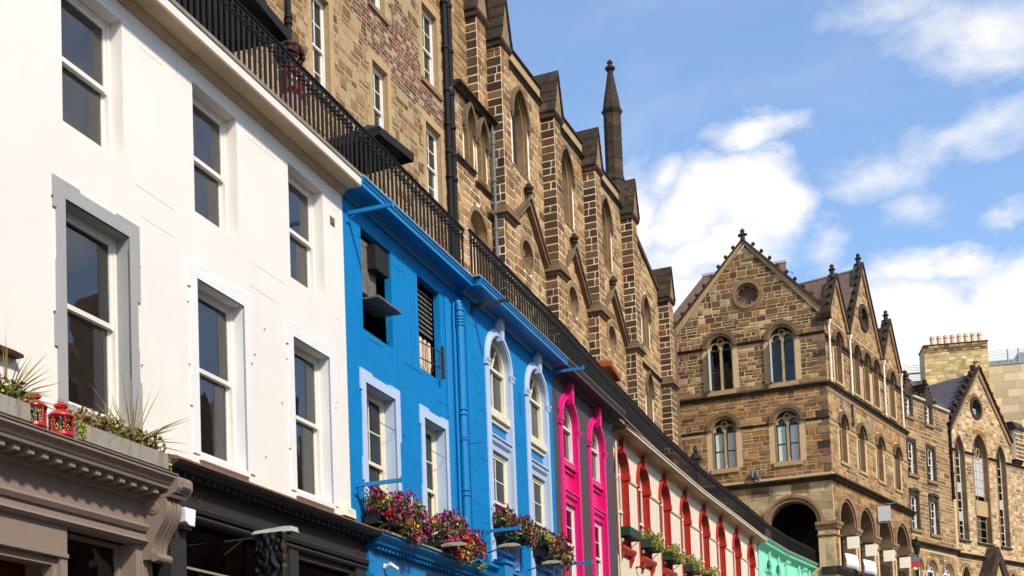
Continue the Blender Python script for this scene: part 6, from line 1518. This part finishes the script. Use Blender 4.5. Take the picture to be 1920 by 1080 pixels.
w = w.build('window', 'sign_grey', chap, FQ); M().poly(QO.outline(-.02)[:-1][::-1], .28, .30).build('pane', 'glass_dark', w, FQ)
# voussoirs over the lancets and the round window
def voussoirs(F, root, cx, cz, r0, r1, a0, a1, n, y, material='dressed_dark'):
    for k in range(n):
        b0 = a0+(a1-a0)*(k+.12)/n; b1 = a0+(a1-a0)*(k+.88)/n
        M().poly([(cx+r0*math.cos(b0), cz+r0*math.sin(b0)), (cx+r1*math.cos(b0), cz+r1*math.sin(b0)), (cx+r1*math.cos(b1), cz+r1*math.sin(b1)), (cx+r0*math.cos(b1), cz+r0*math.sin(b1))][::-1], y-.035, y+.02).build('voussoir', material, root, F)
voussoirs(FQ, chap, QO.c, QO.zc, .80, 1.0, R(20), R(160), 11, 0, 'dressed')
voussoirs(FQ, chap, QL[1].c, QL[1].zs+.35, 1.18, 1.42, R(50), R(130), 9, 0, 'dressed')
for i, o in enumerate(QB[:3]):
    m = M(); reveal_mesh(m, o, 0, .4); m.band(o.outline(0), o.outline(.1), -.05, .02); m.build('window_reveal', 'dressed', chap, FQ); arch_pane(chap, FQ, o, .3, 'glass_dark', -.03)
    voussoirs(FQ, chap, o.c, o.zs+.1, .68, .88, R(15), R(165), 13, 0, 'dressed')
o = QB[3]; m = M(); reveal_mesh(m, o, 0, .4); m.build('window_reveal', 'dressed_dark', chap, FQ); hood(chap, FQ, o, .03, .16, 0, .12, 'dressed_dark', cap=False); arch_pane(chap, FQ, o, .3, 'glass_dark', -.03)
for s_ in (-1, 1):
    x0 = -.05 if s_ < 0 else 8.15; z0 = QE-.15; P0, P1 = Vector((x0, z0)), Vector((QC, QA+.25))
    q = [(x0, z0), (QC, QA+.30), (QC, QA-.20), (x0-s_*.40, z0)]; M().poly(q if s_ < 0 else q[::-1], -.10, .3).build('gable_coping', 'dressed', chap, FQ)
    q = [(x0+s_*.1, z0), (QC, QA+.45), (QC, QA+.30), (x0, z0)]; M().poly(q if s_ < 0 else q[::-1], -.22, .4).build('gable_coping', 'dressed_dark', chap, FQ)
    for k in range(9):
        p = P0+(P1-P0)*(.12+.82*k/8); M().blob((p.x+s_*.22, .05, p.y+.26), (.19, .18, .20), 8, 6, .25).build('crocket', 'dressed_dark', chap, FQ)
M().lathe([(.2, QA+.3), (.14, QA+.6), (.24, QA+.7), (.05, QA+.9)], QC, .05, 8).build('finial', 'dressed_light', chap, FQ)
M().box(8.05, 9.25, -.35, .8, 19.6, 21.6).build('corner_turret', 'mortar_pale', chap, FQ)
lay(qs, FQ, 8.05, 9.25, 19.65, 21.55, [], -.35, P_DRK[:3], h=.30, hj=.1, lw=(.3, .6), joint=.04, proud=.015)
M().prism([(.85, 21.6), (-.45, 21.6), (-.50, 21.75), (-.2, 22.2), (.85, 22.2)], 7.95, 9.35).build('turret_cap', 'dressed_dark', chap, FQ)
m = M()
for k in range(4): m.prism([(0, 19.2), (-.1, 19.25), (-.36, 19.6), (0, 19.6)], 8.1+.3*k, 8.28+.3*k)
m.build('turret_corbel', 'dressed_dark', chap, FQ)
string(chap, FQ, 9.3, 13, 0, 20.0, .25, .2, 'dressed_dark', 'eaves_string')
# porch gablet
pd = M().poly([(2.35, 10.2), (2.35, 10.9), (3.85, 13.15), (5.35, 10.9), (5.35, 10.2), (4.9, 10.2), (3.85, 12.2), (2.8, 10.2)], -.85, .0)
pd.build('porch_coping', 'dressed_dark', chap, FQ)
M().poly([(2.75, 8.5), (2.75, 10.6), (3.85, 12.35), (4.95, 10.6), (4.95, 8.5)], -.72, -.02).build('porch', 'dressed_light', chap, FQ)
M().poly(Arch(3.25, 4.45, 8.5, 10.3, .95, n=8).outline()[::-1], -.76, -.70).build('porch_shade_panel', 'room_shade', chap, FQ)  # dark slab on the porch front in place of a shaded opening
M().box(0.1, 12.9, 1.0, 1.1, 8, 19.8).box(1.2, 6.9, .9, 1.0, 19.0, 21.5).build('dark_backing', 'room_shade', chap, FQ)
M().add([(.0, .3, QE), (QC, .3, QA), (7.9, .3, QE), (.0, 9, QE), (QC, 9, QA), (7.9, 9, QE)], [(0, 1, 4, 3), (1, 2, 5, 4)]).build('roof', 'roof_blue', chap, FQ)
qs.finish(chap, 'stone', 300)
# ------------------------------------------------------------------ behind: brick chimney stack and modern building
FB1 = Frame(33.0, 97.8, 99.0)
chim = thing('chimney_stack', 'huge yellow brick chimney stack with eight terracotta pots', 'chimney', FB1, 2.4, 0, 20)
ks = Stones(); CW, CZ = 4.75, 31.5
M().box(0, CW, 0, 2.2, 18, CZ).build('core', 'mortar_warm', chim, FB1)
PY = [(4, (.58, .43, .19)), (3, (.50, .36, .15)), (2, (.64, .49, .24)), (1, (.40, .28, .12))]
lay(ks, FB1, 0, CW, 24, CZ-.55, [], 0, PY, h=.27, hj=.05, lw=(.38, .62), joint=.03, proud=.012)
lay(ks, FB1, 0, CW, CZ-.55, CZ, [], -.02, P_DRK[1:]+[(3, (.42, .31, .15))], h=.18, hj=.05, lw=(.3, .5), joint=.03, proud=.03)
FB1s = Frame(FB1.P(CW, 0, 0).x, FB1.P(CW, 0, 0).y, 8.0)
lay(ks, FB1s, 0, 2.2, 24, CZ, [], 0, PY, h=.27, hj=.05, lw=(.38, .62), joint=.03, proud=.012)
M().box(-.06, CW+.06, -.06, 2.26, CZ, CZ+.10).build('capping', 'dressed_dark', chim, FB1)
for k in range(8):
    u = .72+k*.505; M().lathe([(.17, CZ+.1), (.15, CZ+.18), (.16, CZ+.56), (.20, CZ+.62), (.20, CZ+.68), (.16, CZ+.72), (.17, CZ+.82)], u, .35, 12).build('chimney_pot', 'terracotta', chim, FB1)
ks.finish(chim, 'yellow_brick', 300, 'brick', 'brickwork')
FB2 = Frame(FB1.P(CW, 1.2, 0).x, FB1.P(CW, 1.2, 0).y, 101.0)
mod = thing('modern_building', 'plain modern building clad in pale yellow stone slabs behind the chapel', 'building', FB2, 6, 0, GROUND)
md = Stones(); M().box(0.02, 22, 0, 14, GROUND, 29.9).build('core', 'mortar_warm', mod, FB2)
lay(md, FB2, .02, 9, 18, 29.9, [], 0, [(4, (.60, .47, .27)), (3, (.56, .43, .24)), (2, (.64, .51, .31))], h=.62, hj=.02, lw=(.9, 1.6), joint=.012, proud=.012, pj=.002)
M().box(0, 22, -.08, .5, 29.9, 29.98).build('parapet', 'zinc', mod, FB2)
md.finish(mod, 'modern_stone', 200, 'slab', 'cladding')
rr = thing('roof_railing', 'steel roof railing on the modern building right of the chimney stack', 'railing', FB2, 2, .5, 29.98, 'roof railings')
m = M()
for k in range(10): z = 30.1+.12*k; m.tube((.1, .5, z), (2.6, .5, z), .014, .014, 4); m.tube((2.6, .5, z), (8, 4.0, z-.02), .014, .014, 4)
m.build('rail', 'steel', rr, FB2)
for u in (1.8, 2.6): M().tube((u, .5, 29.9), (u, .5, 31.25), .06).build('post', 'zinc', rr, FB2)
M().box(2.62, 9, .9, 3, 29.98, 31.0).build('roof_plant', 'zinc', rr, FB2); M().box(.1, 2.5, 1.0, 1.1, 29.9, 30.55).build('screen', 'zinc', rr, FB2)
FB3 = Frame(FB1.P(-3.2, 2.6, 0).x, FB1.P(-3.2, 2.6, 0).y, 98.0)
bk = thing('rear_block', 'pale rendered block with louvred steel screen left of the chimney stack', 'building', FB3, 1.5, 0, GROUND)
M().box(-1.5, 3.6, 0, 8, GROUND, 29.6).build('wall', 'cornice_stone', bk, FB3)
m = M()
for k in range(9): m.tube((-1.5, .1, 29.75+.14*k), (3.4, .1, 29.75+.14*k), .016, .016, 4)
m.build('louvre', 'steel', bk, FB3); M().box(1.4, 1.55, .05, .2, 29.6, 31.0).box(-1.5, 3.4, .08, .16, 30.2, 30.28).build('post', 'zinc', bk, FB3)
# ------------------------------------------------------------------ street lamp and small sign beyond the arcade
t = thing('street_lamp', 'black lantern street lamp in front of the far tenement', 'street lamp', FT, -1.55, -1.0, TERR)
M().tube((-1.55, -1.0, 8.5), (-1.55, -1.0, 11.5), .05, .04, 8).build('post', 'iron', t, FT)
M().lathe([(.10, 11.5), (.12, 11.55), (.22, 11.95), (.24, 12.0)], -1.55, -1.0, 6).build('lantern_glass', 'glass_leaded', t, FT)
M().lathe([(.27, 12.0), (.15, 12.2), (.07, 12.3), (.09, 12.36), (.02, 12.6)], -1.55, -1.0, 6).build('lantern_cap', 'iron', t, FT)
t = thing('shop_sign', 'small red and blue projecting shop sign beside the street lamp', 'sign', FT, -1.9, -1.1, 10.9)
FX = Frame(FT.P(-1.95, -1.05, 0).x, FT.P(-1.95, -1.05, 0).y, 105)
M().box(-.22, .22, -.03, .03, 10.75, 11.12).build('panel', 'sign_red', t, FX); M().box(-.24, .24, -.032, .032, 11.12, 11.30).build('panel', 'sign_blue', t, FX)
t = thing('terrace_lantern', 'black lantern finial just above the cream house railing by the church pier', 'street lamp', FU, 37.2, -4.1, TERR)
PLN = FU.P(37.0, -3.0, 0); FL = Frame(PLN.x, PLN.y, 22.3)
M().tube((0, 0, TERR), (0, 0, 12.7), .05).build('post', 'iron', t, FL); M().lathe([(.10, 12.7), (.26, 13.2)], 0, 0, 6).build('lantern_glass', 'glass_leaded', t, FL); M().lathe([(.33, 13.2), (.18, 13.42), (.08, 13.5), (.11, 13.6), (.03, 13.85)], 0, 0, 6).build('lantern_cap', 'iron', t, FL)
# ------------------------------------------------------------------ parasols and a person on the terrace
def parasol(label, u, y, zr, hs, h, material, turn=0, val=.16):
    t = thing('parasol', label, 'parasol', FA, u, y, TERR, 'parasols on the terrace', turn=turn); Mw = WORLD[t.name]; zr -= TERR
    M().tube((0, 0, 0), (0, 0, zr+h), .03, .025, 8).build('pole', 'dark_metal', t, Mw); M().lathe([(.32, 0), (.32, .06), (.05, .1)], n=12).build('base', 'dark_metal', t, Mw)
    m = M(); c = [(-hs, -hs), (hs, -hs), (hs, hs), (-hs, hs)]
    for i in range(4):
        a, b = c[i], c[(i+1) % 4]
        m.add([(a[0], a[1], zr), (b[0], b[1], zr), (0, 0, zr+h)], [(0, 1, 2)]); m.add([(a[0], a[1], zr-val), (b[0], b[1], zr-val), (b[0], b[1], zr), (a[0], a[1], zr)], [(0, 1, 2, 3)])
    o = m.build('canopy', material, t, Mw); s_ = o.modifiers.new('thick', 'SOLIDIFY'); s_.thickness = .012
    for x, yy in c: M().tube((0, 0, zr+h-.45), (x*.95, yy*.95, zr+.02), .012, .012, 5).build('rib', 'dark_metal', t, Mw)
parasol('black square parasol above the woman with curly hair', -2.4, 1.6, 11.70, 1.35, .70, 'black_cloth', 4)
parasol('black square parasol behind the railing over the white and blue house join', 3.15, 1.0, 11.80, .62, .45, 'black_cloth', -6)
parasol('rust brown parasol above the charcoal house railing', 19.7, 1.6, 12.25, .85, .40, 'rust_cloth', 5)
t = thing('notice_panel', 'rust red panel standing behind the railing where it steps forward', 'panel', FA, 5.0, .3, TERR)
M().box(4.72, 5.05, .28, .33, 9.7, 10.55).build('board', 'rust_paint', t, FA); M().box(4.70, 4.76, .29, .32, TERR, 9.7).build('leg', 'dark_metal', t, FA)
def person(label, u, y, z, turn):
    t = thing('person', label, 'person', FA, u, y, z, turn=turn); Mw = WORLD[t.name]
    joints = {'pel': (0, 0, .98, .155, .11), 'spine': (0, -.01, 1.18, .14, .10), 'chest': (0, -.02, 1.36, .165, .11), 'neck': (0, -.02, 1.50, .055, .055), 'head0': (0, -.03, 1.60, .075, .085), 'head1': (0, -.03, 1.70, .07, .08),
              'shl': (.17, -.02, 1.43, .055, .055), 'ell': (.25, -.10, 1.18, .045, .045), 'wrl': (.14, -.32, 1.12, .033, .03), 'hal': (.08, -.38, 1.12, .03, .02), 'shr': (-.17, -.02, 1.43, .055, .055), 'elr': (-.25, -.10, 1.18, .045, .045), 'wrr': (-.14, -.32, 1.12, .033, .03), 'har': (-.08, -.38, 1.12, .03, .02),
              'hil': (.09, 0, .90, .09, .09), 'knl': (.10, -.02, .50, .06, .06), 'anl': (.10, .02, .09, .045, .045), 'tol': (.11, -.14, .03, .04, .03), 'hir': (-.09, 0, .90, .09, .09), 'knr': (-.10, .0, .50, .06, .06), 'anr': (-.10, .03, .09, .045, .045), 'tor': (-.11, -.13, .03, .04, .03)}
    ed = [('pel', 'spine'), ('spine', 'chest'), ('chest', 'neck'), ('neck', 'head0'), ('head0', 'head1'), ('chest', 'shl'), ('shl', 'ell'), ('ell', 'wrl'), ('wrl', 'hal'), ('chest', 'shr'), ('shr', 'elr'), ('elr', 'wrr'), ('wrr', 'har'), ('pel', 'hil'), ('hil', 'knl'), ('knl', 'anl'), ('anl', 'tol'), ('pel', 'hir'), ('hir', 'knr'), ('knr', 'anr'), ('anr', 'tor')]
    for s_ in (1, -1):   # fingers, resting on the rail
        for k in range(4): joints['f%d%d' % (s_, k)] = (s_*.05-s_*.022*k+s_*.03, -.46+.008*abs(k-1.5), 1.10, .009, .009); ed.append(('hal' if s_ > 0 else 'har', 'f%d%d' % (s_, k)))
        joints['t%d' % s_] = (s_*.02, -.40, 1.13, .010, .010); ed.append(('hal' if s_ > 0 else 'har', 't%d' % s_))
    nm = list(joints); me = bpy.data.meshes.new('body'); me.from_pydata([joints[k][:3] for k in nm], [(nm.index(a), nm.index(b)) for a, b in ed], [])
    me.materials.append(MATS['skin']); o = bpy.data.objects.new('body', me); COL.objects.link(o); place(o, Mw, t)
    o.modifiers.new('skin', 'SKIN'); sk = me.skin_vertices[0].data
    for i, k in enumerate(nm): sk[i].radius = joints[k][3:]; sk[i].use_root = (k == 'pel')
    sb_ = o.modifiers.new('sub', 'SUBSURF'); sb_.levels = 2; sb_.render_levels = 2
    M().lathe([(.155, .95), (.17, 1.02), (.15, 1.15), (.165, 1.30), (.17, 1.40), (.12, 1.47), (.07, 1.49)], 0, -.015, 16).tube((.15, -.02, 1.44), (.25, -.09, 1.22), .068, .06, 10).tube((-.15, -.02, 1.44), (-.25, -.09, 1.22), .068, .06, 10).build('top', 'shirt_red', t, Mw, smooth=True)
    M().lathe([(.17, 1.0), (.21, .85), (.26, .5), (.28, .42)], 0, 0, 16).build('skirt', 'skirt_print', t, Mw, smooth=True)
    f = M().blob((0, -.125, 1.655), (.014, .025, .024), 6, 4)
    for s_ in (-1, 1): f.blob((s_*.033, -.105, 1.685), (.012, .010, .008), 6, 4).blob((s_*.082, -.03, 1.66), (.012, .02, .03), 6, 4)
    f.blob((0, -.112, 1.61), (.024, .010, .008), 6, 4); f.build('face', 'skin', t, Mw)
    random.seed(5); h = M()
    for _ in range(330):
        a = random.random()*6.28; b = math.acos(random.uniform(-.55, 1)); r = .215*random.uniform(.72, 1.08)
        p = Vector((math.cos(a)*math.sin(b)*r*1.08, math.sin(a)*math.sin(b)*r*.98, math.cos(b)*r*.9))
        if p.y < -.07 and p.z < .05 and abs(p.x) < .09: continue
        h.blob((p.x, p.y-.0, p.z+1.69), (.032, .032, .032), 5, 4, .3)
    h.build('hair', 'hair', t, Mw)
person('woman with big curly brown hair in a red top at the railing', -.86, .40, TERR, 10)
# ------------------------------------------------------------------ the other side of the street: gabled stone houses, seen only as reflections in the panes
FO = Frame(FA.P(40, -12.8, 0).x, FA.P(40, -12.8, 0).y, 200.0)
def opposite(label, c, w, eaves, peak, chim):
    c = 40-c; t = thing('opposite_house', label, 'house', FO, c, 0, GROUND, 'stone houses across the street')
    M().box(c-w/2, c+w/2, 0, 7, GROUND, eaves).poly([(c-w/2+.2, eaves-.05), (c+w/2-.2, eaves-.05), (c+.5, peak), (c-.5, peak)], .0, 6.5).build('wall', 'dressed_mid', t, FO)
    if chim: M().box(c+chim-.7, c+chim+.7, .6, 1.6, eaves-.3, peak+.6).build('chimney', 'dressed_mid', t, FO)
    for z in (2.2, 5.4, 8.0):
        for k in (-1.4, 1.4): M().box(c+k-.5, c+k+.5, -.04, .02, z, z+1.7).build('window', 'glass_dark', t, FO)
opposite('gabled stone house across the street, reflected in the grey-framed window', 8.2, 6.2, 9.2, 13.9, -1.6)
opposite('gabled stone house across the street, reflected in the white-framed window nearest the console', 14.4, 6.0, 9.2, 13.7, 1.4)
opposite('gabled stone house across the street, reflected in the window beside the blue house', 20.6, 6.0, 9.0, 13.2, -1.2)
opposite('gabled stone house across the street, reflected in the blue house windows', 26.8, 6.2, 9.0, 12.6, 1.2)
opposite('gabled stone house across the street, nearest the viewpoint', -1.0, 7.0, 8.2, 11.2, 0)
opposite('gabled stone house across the street behind the viewpoint', -10.0, 8.0, 8.2, 11.5, 0)
